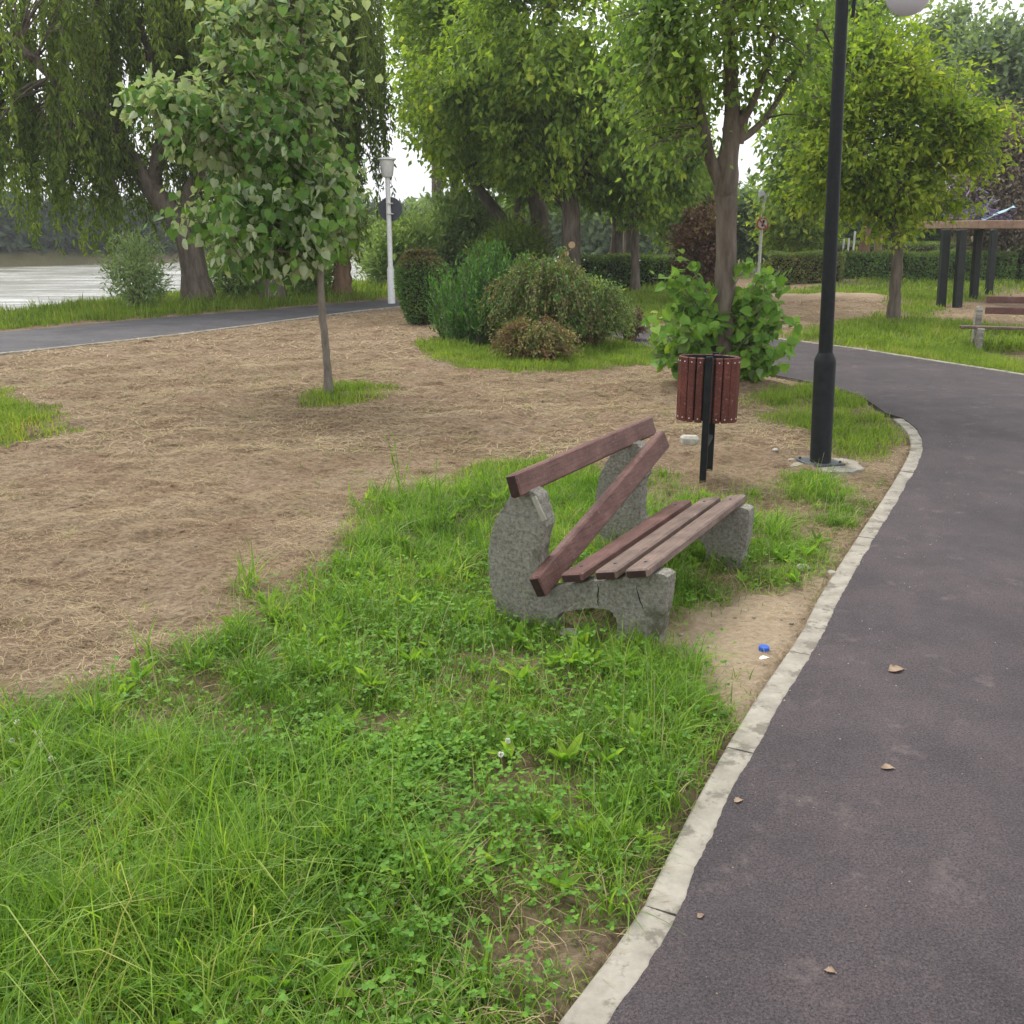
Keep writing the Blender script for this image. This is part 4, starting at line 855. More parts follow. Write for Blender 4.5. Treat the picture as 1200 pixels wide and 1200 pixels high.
# ------------------------------------------------------------------ shrubs
Yc = G(495, 379)[1]
c = G(495, 379); t = thing('clipped_bush', 'neatly clipped rounded bush beside the white lamp post', 'shrub', (c[0], c[1], 0))
n = 11000; th = rng.random(n) * 6.283; h = rng.random(n); prof = np.interp(h, [0, .12, .45, .8, .93, 1], [.50, .68, .98, 1.0, .74, .40]); rr = .52 * prof * rng.uniform(.86, 1.03, n)
topk = rng.random(n) < .18; rr = np.where(topk, .30 * np.sqrt(rng.random(n)), rr); h = np.where(topk, 1 + rng.normal(0, .015, n), h)
p = np.stack([c[0] + rr * np.cos(th), c[1] + rr * np.sin(th), h * 1.42 + .03], 1) + rng.normal(0, .012, (n, 3))
nn = np.stack([np.cos(th), np.sin(th), h * 0 + .4], 1)
isT = p[:, 2] > 1.22 + rng.normal(0, .1, n)
for lm, kk, nm in (('clip', ~isT, 'foliage'), ('cliptop', isT, 'new_growth')):
    V, Fa = leaves(p[kk], nn[kk] + rng.normal(0, .7, (kk.sum(), 3)), nn[kk] + rng.normal(0, .8, (kk.sum(), 3)), .065 * rng.uniform(.6, 1.3, kk.sum()), 'oval'); raw_mesh(nm, V, [Fa], M[lm], t)
mb = MB(); mb.lathe((c[0], c[1], 0), [(.20, -.05), (.36, .2), (.44, .7), (.45, 1.1), (.33, 1.32)], 18); mb.build('dark_core', M['endgrain'], t, smooth=True)  # solid dark core stands in for twigs and the shade inside the bush
# feathery dark shrub
c = G(560, 405); t = thing('juniper_shrub', 'feathery dark green shrub between the clipped bush and the rusty shrub', 'shrub', (c[0], c[1], 0))
Pn = []; 
for k in range(260):
    a = random.uniform(0, 6.28); rr = random.uniform(.05, 1.0); L = random.uniform(.7, 1.9) * (1 - .35 * rr)
    b0 = np.array([c[0] + math.cos(a) * rr * .65, c[1] + .3 + math.sin(a) * rr * .5, 0.0]); e = b0 + np.array([math.cos(a) * rr * .5 + .22, math.sin(a) * rr * .35, L]); Pn.append([b0 + (e - b0) * q + np.array([0, 0, .0]) for q in np.linspace(0, 1, 5)])
Pn = np.array(Pn); V, Fa = batch_tubes(Pn, np.broadcast_to(np.linspace(.016, .004, 5), (260, 5)), 3); raw_mesh('stems', V, [Fa], M['bark'], t)
n = 21000; k = rng.integers(0, 260, n); f = rng.uniform(.2, 3.999, n); i0 = f.astype(int); p = Pn[k, i0] + (Pn[k, i0+1] - Pn[k, i0]) * (f - i0)[:, None] + rng.normal(0, .05, (n, 3)); p[:, 2] = np.maximum(p[:, 2], .03)
dd = rng.normal(0, .55, (n, 3)); dd[:, 2] += .8; V, Fa = leaves(p, dd, rng.normal(0, 1, (n, 3)), rng.uniform(.06, .13, n), 'narrow'); raw_mesh('foliage', V, [Fa], M['juniper'], t)
# arching rusty shrub: fountains of arching stems
def arching(name, label, cpx, cpy, rx, rz, ns, n, lms, size):
    c = G(cpx, cpy); t = thing(name, label, 'shrub', (c[0], c[1], 0)); Q = []
    for k in range(ns):
        a = random.uniform(0, 6.28); R_ = rx * random.uniform(.35, 1.05); H = rz * random.uniform(.45, 1.22) * (1.25 - .45 * R_ / rx)
        b0 = np.array([c[0] + math.cos(a) * R_ * .25, c[1] + math.sin(a) * R_ * .2, 0]); q = np.linspace(0, 1, 7)
        Q.append(np.stack([b0[0] + math.cos(a) * R_ * .8 * q, b0[1] + math.sin(a) * R_ * .7 * q, H * np.sin(q * 2.5) ** .9 * 1.0], 1))
    Q = np.array(Q); V, Fa = batch_tubes(Q, np.broadcast_to(np.linspace(.011, .004, 7), (ns, 7)), 3); raw_mesh('stems', V, [Fa], M['barkred'], t)
    tot = n // len(lms)
    for j, (lm, nm) in enumerate(lms):
        sel = np.arange(ns)[(np.arange(ns) % len(lms)) == j]; k = rng.choice(sel, tot); f = rng.uniform(1.2, 5.999, tot); i0 = f.astype(int)
        p = Q[k, i0] + (Q[k, i0+1] - Q[k, i0]) * (f - i0)[:, None] + rng.normal(0, .04, (tot, 3)); p[:, 2] = np.maximum(p[:, 2], .02)
        dd = (Q[k, i0+1] - Q[k, i0]) * 4 + rng.normal(0, .5, (tot, 3)); V, Fa = leaves(p, dd, np.array([0, 0, .8]) + rng.normal(0, .7, (tot, 3)), size * rng.uniform(.6, 1.3, tot), 'oval'); raw_mesh(nm, V, [Fa], M[lm], t)
    return t
arching('barberry_shrub', 'wide arching shrub with brown and dull green tips, in front of the feathery shrub', 640, 408, 1.05, 1.22, 420, 24000, (('barberry', 'foliage'), ('clip', 'green_foliage'), ('barberry', 'outer_foliage')), .055)
arching('barberry_shrub', 'low rusty brown mounded shrub nearest the field, under the wide arching shrub', 628, 424, .70, .50, 240, 9000, (('rust', 'foliage'), ('barberry', 'green_foliage')), .05)
arching('barberry_shrub', 'grey-green arching shrub at the right end of the shrub bed', 690, 408, .75, .95, 260, 13000, (('clip', 'foliage'), ('bank', 'pale_foliage')), .05)
arching('small_shrub', 'small dull violet-grey shrub alone at the path edge', 738, 400, .32, .5, 90, 2200, (('purple', 'foliage'), ('dead', 'dry_foliage')), .05)

# ------------------------------------------------------------------ hedges
def hedge(label, p0, p1, w, h, n, lm='hedge', top='hedgetop', tall=0):
    p0 = np.array(p0[:2]); p1 = np.array(p1[:2]); d = p1 - p0; L = np.linalg.norm(d); d = d / L; s = np.array([-d[1], d[0]])
    c = (p0 + p1) / 2; t = thing('clipped_hedge', label, 'hedge', (c[0], c[1], 0))
    mb = MB(); mb.box((c[0], c[1], h * .45), L - .2, w - .22, h * .9 - .12, np.array([[d[0], s[0], 0], [d[1], s[1], 0], [0, 0, 1]]), .05); mb.build('dark_core', M['endgrain'], t)  # dark box filling the hedge, in place of twigs and their inner shade
    u = rng.random(n) * L; v = (rng.random(n) - .5) * w; z = rng.random(n) * h; f = rng.random(n)
    v = np.where(f < .62, np.sign(v) * (w / 2 - rng.random(n) ** 2 * .12), v); z = np.where((f >= .62) & (f < .94), h - rng.random(n) ** 2 * .08, z); u = np.where(f >= .94, np.where(u > L/2, L, 0) + rng.normal(0, .04, n), u)
    p = np.stack([p0[0] + d[0] * u + s[0] * v, p0[1] + d[1] * u + s[1] * v, z + (fbm(u * 1.5, u * 0) - .5) * .14], 1) + rng.normal(0, .015, (n, 3))
    isT = p[:, 2] > h - .07
    for lm_, kk, nm in ((lm, ~isT, 'foliage'), (top, isT, 'top_growth')):
        V, Fa = leaves(p[kk], rng.normal(0, 1, (kk.sum(), 3)), rng.normal(0, 1, (kk.sum(), 3)) + np.array([0, -.5, .6]), .10 * rng.uniform(.6, 1.4, kk.sum()), 'oval'); raw_mesh(nm, V, [Fa], M[lm_], t)
Hn = lambda px, py: G(px, py)[:2]
hedge('low light-topped hedge left of the forked tree', Hn(675, 336), Hn(850, 337), 1.0, 1.05, 12000)
hedge('sparse brownish hedge left of the black lamp pole', Hn(900, 332), Hn(985, 333), 1.0, 1.1, 7000, lm='barberry')
hedge('dark square hedge running behind the round tree and the platform posts', Hn(990, 331), Hn(1180, 330), 1.0, 1.1, 15000)
hedge('far hedge row seen above the dark square hedge', Hn(900, 318), Hn(1260, 318), 1.2, 1.35, 14000)
hedge('hedge end at the right picture edge', Hn(1184, 330), Hn(1330, 328), 1.2, 1.3, 12000, lm='dark')

# ------------------------------------------------------------------ bench
nb_ = G(606, 727)[:2]; nf_ = G(748, 764)[:2]
udir = np.array([math.cos(R(60.3)), math.sin(R(60.3))]); vdir = np.array([udir[1], -udir[0]]); plate_w = .66
print('bench plate w', plate_w, 'v', vdir, 'u', udir, 'at', nb_)
def onplate(px, py, u=0.0):                      # where a sight line meets the bench end's plane -> (v, z)
    d = ray(px, py); o = np.array([0, 0, EYE]); n3 = np.array([udir[0], udir[1], 0]); p0 = np.array([*(nb_ + udir * u), 0])
    t = ((p0 - o) @ n3) / (d @ n3); p = o + d * t; return float((p[:2] - nb_) @ vdir), float(p[2])
def bw(u, v, z): return np.array([*(nb_ + udir * u + vdir * v), z])
def concrete_end(u0, th, outline, parent, m):    # outline (v,z) -> thick rough slab
    from mathutils.geometry import tessellate_polygon
    o = catmull(outline + [outline[0]], 4)[:-1]; n = len(o); mb = MB()
    o = o + (rng.random(o.shape) - .5) * .008
    V = [bw(u0, *p) for p in o] + [bw(u0 + th, *p) for p in o]; cc = o.mean(0)
    b = .012; oi = []
    tri = tessellate_polygon([[Vector((p[0], p[1], 0)) for p in o]])
    ar = sum(o[i][0]*o[(i+1) % n][1] - o[(i+1) % n][0]*o[i][1] for i in range(n))
    Fq = [list(t) for t in tri] + [[q + n for q in t][::-1] for t in tri] + [[i, (i+1) % n, n+(i+1) % n, n+i] for i in range(n)]
    mb.add(np.array(V), Fq)
    ob = mb.build('concrete_end', m, parent)
    import bmesh
    bm = bmesh.new(); bm.from_mesh(ob.data); bmesh.ops.recalc_face_normals(bm, faces=bm.faces); bm.to_mesh(ob.data); bm.free()
    return ob
# outline of the near end, read off the photograph in the plane of that end
zo = lambda X, Y: (540 + X / 3.3333, 450 + Y / 3.3333)
raw_out = [(205,425),(165,480),(132,540),(112,620),(108,700),(115,780),(135,860),(155,930),(165,985),(370,1000),(368,930),(390,895),(470,880),(560,880),(600,905),(612,950),(600,1060),(745,1075),(770,1010),(790,920),(802,830),(795,745),(660,760),(540,770),(400,790),(340,800),(310,760),(308,690),(312,610),(330,560),(318,500),(300,440),(260,415)]
outline = [onplate(*zo(*p)) for p in raw_out]
outline = [(v, max(z, -.06)) for v, z in outline]
bench = thing('park_bench', 'broken concrete and wood bench with a fallen back plank, by the near kerb', 'bench', bw(.7, plate_w / 2, 0))
concrete_end(0, .10, outline, bench, M['concrete'])
FU = 1.28                                        # far end stands this far along
concrete_end(FU, .10, outline, bench, M['concrete'])
def plank(mb, a, b, w, h, up): mb.bar(a, b, w, h, up, .009)
def onbw(px, py, u): v, z = onplate(*zo(px, py), u=u); return bw(u, v, z)
tilt = math.radians(13); upn = bw(0, -math.sin(tilt), math.cos(tilt)) - bw(0, 0, 0)
LEN = 1.52
seats = [((432, 758), 'plank'), ((565, 748), 'plankworn'), ((686, 742), 'plankworn')]
for (pp, m) in seats:                            # middle of each visible plank end
    v, z = onplate(*zo(*pp), u=-.07); print('slat', v, z, proj(bw(-.07 + LEN, v, z)))
    mb = MB(); plank(mb, bw(-.07, v, z), bw(-.07 + LEN, v, z), .115, .045, upn); o = mb.build('seat_plank', M[m], bench)
    mb = MB(); a = bw(-.0735, v, z); plank(mb, a, a + bw(.004, 0, 0) - bw(0, 0, 0), .095, .030, upn); mb.build('plank_end', M['endgrain'], o)
    for ub in (.05, FU + .05):
        mb = MB(); c_ = bw(ub, v, z) + upn * .021; mb.tube([c_, c_ + upn * .006], [.010, .007], 8); mb.build('bolt', M['grey'], o)
# top rail, still in place, and the second rail whose near end has dropped to the seat
bt = math.radians(72); upb = bw(0, -math.cos(bt) , math.sin(bt)) - bw(0, 0, 0)
v, z = onplate(*zo(205, 400), u=-.08); print('rail', v, z, proj(bw(1.66, v, z)))
mb = MB(); plank(mb, bw(-.08, v, z), bw(1.66, v, z), .062, .115, upb); o = mb.build('back_rail', M['plank'], bench)
mb = MB(); a = bw(-.084, v, z); plank(mb, a, a + bw(.004, 0, 0) - bw(0, 0, 0), .05, .10, upb); mb.build('plank_end', M['endgrain'], o)
v2, z2 = onplate(*zo(300, 795), u=-.10); v3, z3 = onplate(*zo(790, 215), u=1.55); print('fallen', v2, z2, v3, z3)
mb = MB(); plank(mb, bw(-.10, v2, z2), bw(1.55, v3, z3), .06, .115, upb); o = mb.build('fallen_rail', M['plank'], bench)
mb = MB(); a = bw(-.10, v2, z2); d = norm(a - bw(1.55, v3, z3)); plank(mb, a, a + d * .004, .048, .10, upb); mb.build('plank_end', M['endgrain'], o)
for u_ in (0.0, FU): print('far top', proj(bw(u_, 0, .69)), proj(bw(u_, .6, .3)))
# flaked light patch on the near upright
mb = MB(); a = onplate(*zo(285,440), u=-.002); b = onplate(*zo(325,535), u=-.002); mb.bar(bw(-.004, a[0], a[1]), bw(-.004, b[0] + .005, b[1]), .03, .012, bw(1, 0, 0) - bw(0, 0, 0), .003); mb.build('paint_chip', M['stone'], bench)
for (X0, Y0, X1, Y1) in ((688, 790, 712, 880), (535, 780, 537, 868)):
    mb = MB(); q = np.linspace(0, 1, 7); pv = [onplate(*zo(X0 + (X1 - X0) * t + random.uniform(-4, 4), Y0 + (Y1 - Y0) * t), u=0) for t in q]
    mb.tube([bw(-.001, *p) for p in pv], np.sin(q * math.pi) * .002 + .001, 5); mb.build('crack', M['black'], bench)

# second bench across the path, complete, cut by the picture edge
o2 = G(1132, 411)[:2]; ua = R(-20); u2 = np.array([math.cos(ua), math.sin(ua)]); v2_ = np.array([u2[1], -u2[0]])
def b2(u, v, z): return np.array([*(o2 + u2 * u + v2_ * (v - .60)), z])
bench2 = thing('park_bench', 'complete wooden slatted bench across the path at the right picture edge', 'bench', b2(.9, .3, 0))
_bw = bw; bw = b2
for u_ in (0.12, 1.5): concrete_end(u_, .10, outline, bench2, M['concrete'])
bw = _bw
SZ = .36
for q, v in enumerate((.30, .47, .64)):
    mb = MB(); mb.bar(b2(-.12, v, SZ + q * .015), b2(1.75, v, SZ + q * .015), .12, .045, (0, 0, 1), .008); mb.build('seat_plank', M['plankworn' if q == 2 else 'plank'], bench2)
for z, v in ((.80, .0), (.62, .05)):
    mb = MB(); mb.bar(b2(.26, v, z), b2(1.75, v, z), .055, .11, (0, 0, 1), .008); mb.build('back_rail', M['plank'], bench2)

# ------------------------------------------------------------------ litter bin
pb = G(823, 571); fb = G(838, 546); zt_ = AT(823, 418, pb[1])[2]
binc = (pb + fb) / 2; ax = norm(fb - pb); binr = .225; bt_, bb_ = zt_, AT(823, 497, pb[1] + .0)[2]
print('bin', pb, fb, zt_, bb_)
lb = thing('litter_bin', 'red slatted litter bin on two black posts before the forked tree', 'litter bin', (binc[0], binc[1], 0))
BD = .125; mid_ = pb + ax * (BD + .035); mid_ = np.array([mid_[0] - .0, mid_[1], 0]); back = pb + ax * (2 * BD + .13); back[2] = 0
nx2 = np.array([ax[1], -ax[0]]) if ax[1] > 0 else np.array([-ax[1], ax[0]])
for q, (p_, top_) in enumerate(((pb, bt_), (back, bt_ - .01))):
    mb = MB(); mb.bar([p_[0], p_[1], -.1], [p_[0], p_[1], top_], .05, .03, ax, .003); mb.build('post', M['black'], lb)
mb = MB(); mb.bar([*(pb[:2] + ax[:2] * .0), .30], [*back[:2], .33], .03, .03, (0, 0, 1), .003); mb.build('cross_bar', M['black'], lb)
NS = 20
for q in range(NS):
    a = q / NS * 2 * math.pi + .1; o2_ = nx2 * .222 * math.cos(a) + ax[:2] * BD * math.sin(a) - nx2 * .02; cx_, cy_ = mid_[0] + o2_[0], mid_[1] + o2_[1]; r2_ = nx2 * math.cos(a) / .222 + ax[:2] * math.sin(a) / BD; r2_ /= np.linalg.norm(r2_); rad_ = (r2_[0], r2_[1], 0)
    mb = MB(); mb.bar([cx_, cy_, bb_], [cx_, cy_, bt_ - .015], .054, .018, rad_, .006); sl_ = mb.build('slat', M['binwood'], lb)
    for zz in (bb_ + .03, bt_ - .05):
        mb = MB(); e = np.array([cx_ + rad_[0] * .009, cy_ + rad_[1] * .009, zz]); mb.tube([e, e + np.array(rad_) * .005], [.0055, .004], 8); mb.build('bolt', M['rivet'], sl_)
def oval(z, k): a = np.arange(36) / 36 * 2 * math.pi; q2 = nx2[None] * (.222 * k * np.cos(a) - .02)[:, None] + ax[None, :2] * (BD * k * np.sin(a))[:, None]; return np.stack([mid_[0] + q2[:, 0], mid_[1] + q2[:, 1], a * 0 + z], 1)
rings = [oval(bb_ + .012, .92), oval(bt_ - .02, .92), oval(bt_ - .02, .86), oval(bb_ + .03, .86)]
mb = MB(); mb.add(np.concatenate(rings), [[r*36+k, r*36+(k+1) % 36, (r+1)*36+(k+1) % 36, (r+1)*36+k] for r in range(3) for k in range(36)] + [list(range(36))[::-1], list(range(108, 144))]); mb.build('liner', M['black'], lb)
for zz in (bb_ + .05, bt_ - .06):
    mb = MB(); mb.tube(np.vstack([oval(zz, .945), oval(zz, .945)[:1]]), .006, 6, False); mb.build('hoop', M['black'], lb)

# ------------------------------------------------------------------ black lamp post with milk-glass globe
pl = G(961, 547); Yp = pl[1]; ztop = AT(985, -150, Yp)[2]; zc = AT(965, 418, Yp)[2]
lp = thing('lamp_post', 'tall black lamp post with a white globe, beside the path curve', 'street lamp', (pl[0], pl[1], 0))
t0_ = AT(987, 0, Yp); lean = (t0_[0] - pl[0]) / t0_[2]; PX = lambda z: pl[0] + lean * z
mb = MB(); zz_ = np.array([0, .02, .03, .05, zc - .04, zc - .01, zc + .02, zc + .035]); mb.tube(np.stack([PX(zz_), zz_ * 0 + pl[1], zz_], 1), [.112, .112, .092, .086, .086, .080, .066, .060], 32); mb.build('collar', M['black'], lp, True)
t0_ = AT(987, 0, Yp); lean = (t0_[0] - pl[0]) / t0_[2]; PX = lambda z: pl[0] + lean * z
mb = MB(); zz_ = np.array([zc - .02, zc + .6, 3.2, ztop - .1, ztop, ztop + .05]); mb.tube(np.stack([PX(zz_), zz_ * 0 + pl[1], zz_], 1), [.056, .054, .047, .042, .03, .012], 24); mb.build('pole', M['black'], lp, True)
mb = MB(); mb.box((pl[0], pl[1] + .02, .034), .30, .30, .024, np.array([[.96, -.28, 0], [.28, .96, 0], [0, 0, 1]]), .004); bp = mb.build('base_plate', M['grey'], lp)
for q in range(4):
    a = q * math.pi / 2 + 1.07; mb = MB(); e = np.array([pl[0] + .165 * math.cos(a), pl[1] + .02 + .165 * math.sin(a), .03]); mb.tube([e, e + np.array([0, 0, .035])], .011, 6); mb.build('bolt', M['grey'], bp)
mb = MB(); n_ = 22; a = np.arange(n_) / n_ * 2 * math.pi; rr_ = .27 + .07 * rng.random(n_); ring = np.stack([pl[0] + .02 + rr_ * np.cos(a) * 1.05, pl[1] - .02 + rr_ * np.sin(a) * .9, a * 0 + .026], 1); low = ring.copy(); low[:, 2] = -.12
mb.add(np.vstack([ring, low, [[pl[0], pl[1], .034]]]), [[i, (i+1) % n_, 2*n_] for i in range(n_)] + [[i+n_, (i+1) % n_ + n_, (i+1) % n_, i] for i in range(n_)]); mb.build('footing', M['kerb'], lp)
gc = AT(1065, -10, Yp); tx_ = gc[0] - PX(ztop); print('globe', gc, 'pole top', ztop)
q = np.linspace(0, 1, 14); az_ = gc[2] + .52
mb = MB(); arm = np.stack([PX(ztop) + tx_ * q, pl[1] + 0 * q, az_ - .38 * (1 - q) ** 2 + .12 * np.sin(q * math.pi)], 1); arm = np.vstack([arm, [gc[0] + .03, pl[1], az_ - .08], [gc[0], pl[1], gc[2] + .20]])
mb.tube(catmull(list(arm), 2), .018, 8); mb.build('arm', M['black'], lp, True)
a = np.linspace(0, 4.6, 26); rs_ = .11 * (1 - a / 6.2); sc0 = AT(1002, -10, Yp)
mb = MB(); mb.tube(np.vstack([[sc0[0], Yp, sc0[2] - .17], np.stack([sc0[0] + .11 - rs_ * np.cos(a), a * 0 + Yp, sc0[2] + .10 + rs_ * np.sin(a)], 1)]), .014, 8); mb.build('scroll', M['black'], lp, True)
mb = MB(); mb.tube([[PX(sc0[2]), Yp, sc0[2] + .04], [sc0[0], Yp, sc0[2] + .04]], .012, 8); mb.build('scroll_strut', M['black'], lp, True)
r_ = .165; th_ = np.linspace(-math.pi / 2, math.pi / 2, 18)
mb = MB(); mb.lathe(gc, [(max(r_ * math.cos(t), .002), r_ * math.sin(t)) for t in th_], 32); mb.build('globe', M['globe'], lp, True)
mb = MB(); mb.lathe(gc, [(.075, r_ - .03), (.08, r_), (.05, r_ + .05), (.02, r_ + .07)], 20); mb.build('globe_cap', M['black'], lp, True)

# white lamp with the back of a round road sign (left)
def white_lamp(px, py, ytop, w, label, plate):
    b = G(px, py); Yq_ = b[1]; zt = AT(px - 6, ytop, Yq_)[2]; t = thing('white_lamp_post', label, 'street lamp', (b[0], b[1], 0))
    k = Yq_ / 24
    mb = MB(); mb.lathe((b[0], b[1], 0), [(.09 * k, -.1), (.085 * k, .9), (.06 * k, 1.0), (.055 * k, zt)], 14); mb.build('pole', M['white'], t, True)
    mb = MB(); h_ = .42; mb.lathe((b[0], b[1], zt), [(.10, 0), (.15, .05), (.19, h_ - .04), (.20, h_)], 16); mb.build('lamp_glass', M['white'], t, True)
    mb = MB(); mb.lathe((b[0], b[1], zt + h_), [(.21, 0), (.25, .02), (.24, .05), (.05, .09)], 16); mb.build('lamp_lid', M['white'], t, True)
    return b, t
b, t = white_lamp(459, 356, 208, 1, 'white painted lamp post beside the riverside road, left of the clipped bush', None)
sc = AT(457, 245, b[1]); sg = thing('road_sign', 'dark grey back of a round road sign on the white lamp post', 'road sign', (sc[0], b[1] + .1, sc[2]))
mb = MB(); mb.tube([[sc[0], b[1] + .085, sc[2]], [sc[0], b[1] + .10, sc[2]]], .31, 32); mb.build('disc', M['grey'], sg)
for dz in (-.12, .14):
    mb = MB(); mb.box((sc[0], b[1] - .0, sc[2] + dz), .17, .17, .035, bev=.01); mb.build('clamp', M['rivet'], sg)
# far red ringed sign
zz = 44; b = AT(893, 300, zz); t = thing('white_lamp_post', 'distant thin white lamp post beyond the brownish hedge', 'street lamp', (b[0], zz, 0))
zt = AT(896, 236, zz)[2]; bx_ = AT(893, 262, zz)
mb = MB(); mb.lathe((bx_[0], zz, 0), [(.07, 0), (.055, zt)], 10); mb.build('pole', M['white'], t, True)
mb = MB(); mb.lathe((bx_[0], zz, zt), [(.1, 0), (.22, .08), (.26, .4), (.2, .5)], 12); mb.build('lamp_glass', M['globe'], t, True)
sg = thing('road_sign', 'round prohibition road sign with a red ring on the distant white post', 'road sign', (bx_[0], zz - .1, bx_[2]))
mb = MB(); mb.tube([[bx_[0], zz - .11, bx_[2]], [bx_[0], zz - .09, bx_[2]]], .26, 28); mb.build('face', M['white'], sg)
a = np.linspace(0, 2 * math.pi, 33); mb = MB(); mb.tube(np.stack([bx_[0] + .24 * np.cos(a), a * 0 + zz - .12, bx_[2] + .24 * np.sin(a)], 1), .045, 6, False); mb.build('ring', M['red'], sg)
mb = MB(); mb.bar([bx_[0] - .16, zz - .13, bx_[2] + .16], [bx_[0] + .16, zz - .13, bx_[2] - .16], .02, .06, (0, 0, 1), .002); mb.build('diagonal_bar', M['red'], sg)
mb = MB(); mb.bar([bx_[0] - .02, zz - .118, bx_[2] - .12], [bx_[0] + .05, zz - .118, bx_[2] + .14], .01, .09, (1, 0, 0), .002); mb.build('symbol', M['black'], sg)

# ------------------------------------------------------------------ platform on four posts
P4 = [G(1103, 360), G(1122, 361), G(1141, 352), G(1159, 345)]
cen = np.mean(P4, 0); pf_ = thing('raised_platform', 'weathered wooden platform on four dark posts near the right edge', 'platform', (cen[0], cen[1], 0))
ZT = 1.93
for p_ in P4:
    mb = MB(); mb.bar([p_[0], p_[1], -.2], [AT(proj(p_)[0] + 6, 268, p_[1])[0], p_[1], ZT], .19, .19, (0, 1, 0), .015); mb.build('post', M['postgreen'], pf_)
xl = AT(1103, 265, cen[1])[0]; xr = AT(1188, 265, cen[1])[0]
for q in range(4):
    y0_ = P4[0][1] - .3 + q * (P4[3][1] - P4[0][1] + .6) / 4; w_ = (P4[3][1] - P4[0][1] + .6) / 4
    mb = MB(); mb.bar([xl, y0_ + w_ / 2, ZT + .12], [xr, y0_ + w_ / 2, ZT + .12], w_ - .02, .20, (0, 0, 1), .015); mb.build('board', M['boardtop'], pf_)
hp = thing('stick_heap', 'tangled heap of violet-grey sticks and scraps piled on the platform', 'heap', ((xl + xr) / 2 + .3, cen[1], ZT + .22))
mb = MB(); hx = AT(1152, 250, cen[1])[0]
for q in range(110):
    a = random.uniform(0, 6.28); c_ = np.array([hx + random.gauss(0, .33), cen[1] + random.gauss(0, .3), 0]); hh_ = ZT + .24 + abs(random.gauss(0, .34)) * max(.2, 1 - abs(c_[0] - hx)); L = random.uniform(.15, .4)
    d = np.array([math.cos(a), math.sin(a), random.uniform(-.4, 1.0)]); z1 = max(ZT + .23, hh_ - L * d[2] / 2); mb.tube([[c_[0] - d[0] * L / 2, c_[1] - d[1] * L / 2, z1], [c_[0] + d[0] * L / 2, c_[1] + d[1] * L / 2, max(ZT + .24, z1 + d[2] * L)]], random.uniform(.008, .025), 5)
mb.build('sticks', M['violet'], hp)['kind'] = 'stuff'
mb = MB(); c_ = np.array([hx + .25, cen[1] - .3, ZT + .42]); V = []
for i_ in range(7):
    for j_ in range(5): V.append(c_ + np.array([(i_ - 3) * .13, (j_ - 2) * .07, (i_ - 3) * .055 + random.uniform(-.03, .03)]))
mb.add(np.array(V), [[i_*5+j_, (i_+1)*5+j_, (i_+1)*5+j_+1, i_*5+j_+1] for i_ in range(6) for j_ in range(4)]); o_ = mb.build('blue_sheet', M['palehue'])
o_.modifiers.new('thickness', 'SOLIDIFY').thickness = .01; tag(o_, 'pale blue plastic sheet lying over the stick heap on the platform', 'sheet')
b = G(1143, 323); mb = MB(); mb.tube([[b[0], b[1], -.1], [b[0], b[1], 1.9]], .035, 8); tag(mb.build('thin_pole', M['stone']), 'thin pale pole standing behind the platform posts', 'pole')
for (px_2, y0_, y1_, lb_) in ((1002, 288, 271, 'tallest white stake beyond the hedges right of the black lamp pole'), (995, 288, 279, 'short white stake just left of the tallest white stake'), (989, 288, 280, 'short white stake nearest the black lamp pole')):
    a_ = AT(px_2, y1_, 47); mb = MB(); mb.tube([[a_[0], 47, 0], [a_[0], 47, a_[2]]], .045, 8); tag(mb.build('white_stake', M['white']), lb_, 'stake')
a_ = AT(1031, 268, 41); mb = MB(); mb.tube([[a_[0], 41, -.1], [a_[0] + .02, 41, .9], [a_[0] - .03, 41, a_[2] - .1], [a_[0] - .1, 41, a_[2] + .12]], [.22, .16, .15, .12], 10); tag(mb.build('bare_trunk', M['boardtop']), 'pale bare cut trunk behind the hedge, left of the round tree trunk', 'tree stump')

# ------------------------------------------------------------------ small things on the ground
def dryleaf(px, py, L, rot, label, name='fallen_leaf', m='leafbrown'):
    c_ = G(px, py, .036); V = []; n_ = 9
    for i_ in range(n_):
        f_ = i_ / (n_ - 1); w_ = L * random.uniform(.18, .42) * math.sin(min(f_ * 1.15, 1) * math.pi) ** .7 + .001
        for j_ in (-1, -.4, .4, 1): V.append([(f_ - .5) * L + random.uniform(-.05, .05) * L, j_ * w_ + .12 * L * math.sin(f_ * 2.6) + random.uniform(-.05, .05) * L, abs(j_) ** 2 * w_ * .16 + .002 + L * .05 * math.sin(f_ * 3)])
    V = np.array(V); Rm = np.array([[math.cos(rot), -math.sin(rot), 0], [math.sin(rot), math.cos(rot), 0], [0, 0, 1]]); V = V @ Rm.T + c_
    mb = MB(); mb.add(V, [[i_*4+j_, (i_+1)*4+j_, (i_+1)*4+j_+1, i_*4+j_+1] for i_ in range(n_-1) for j_ in range(3)]); o_ = mb.build(name, M[m]); o_.modifiers.new('thickness', 'SOLIDIFY').thickness = .0012; return tag(o_, label, 'leaf')
dryleaf(1052, 786, .085, .1, 'broad pale brown dry leaf highest up on the near asphalt')
dryleaf(1041, 901, .05, -.2, 'small orange-brown curled leaf on the middle of the near asphalt')
dryleaf(866, 939, .035, .3, 'small dry leaf on the asphalt right beside the kerb')
dryleaf(822, 1074, .025, .5, 'tiny pale leaf fragment on the asphalt near the bottom edge')
dryleaf(973, 1139, .03, -.5, 'flattened greyish leaf scrap on the asphalt at the bottom')
dryleaf(896, 772, .05, .2, 'tiny white paper scrap on the sand beside the blue cap', 'paper_scrap', 'petal')
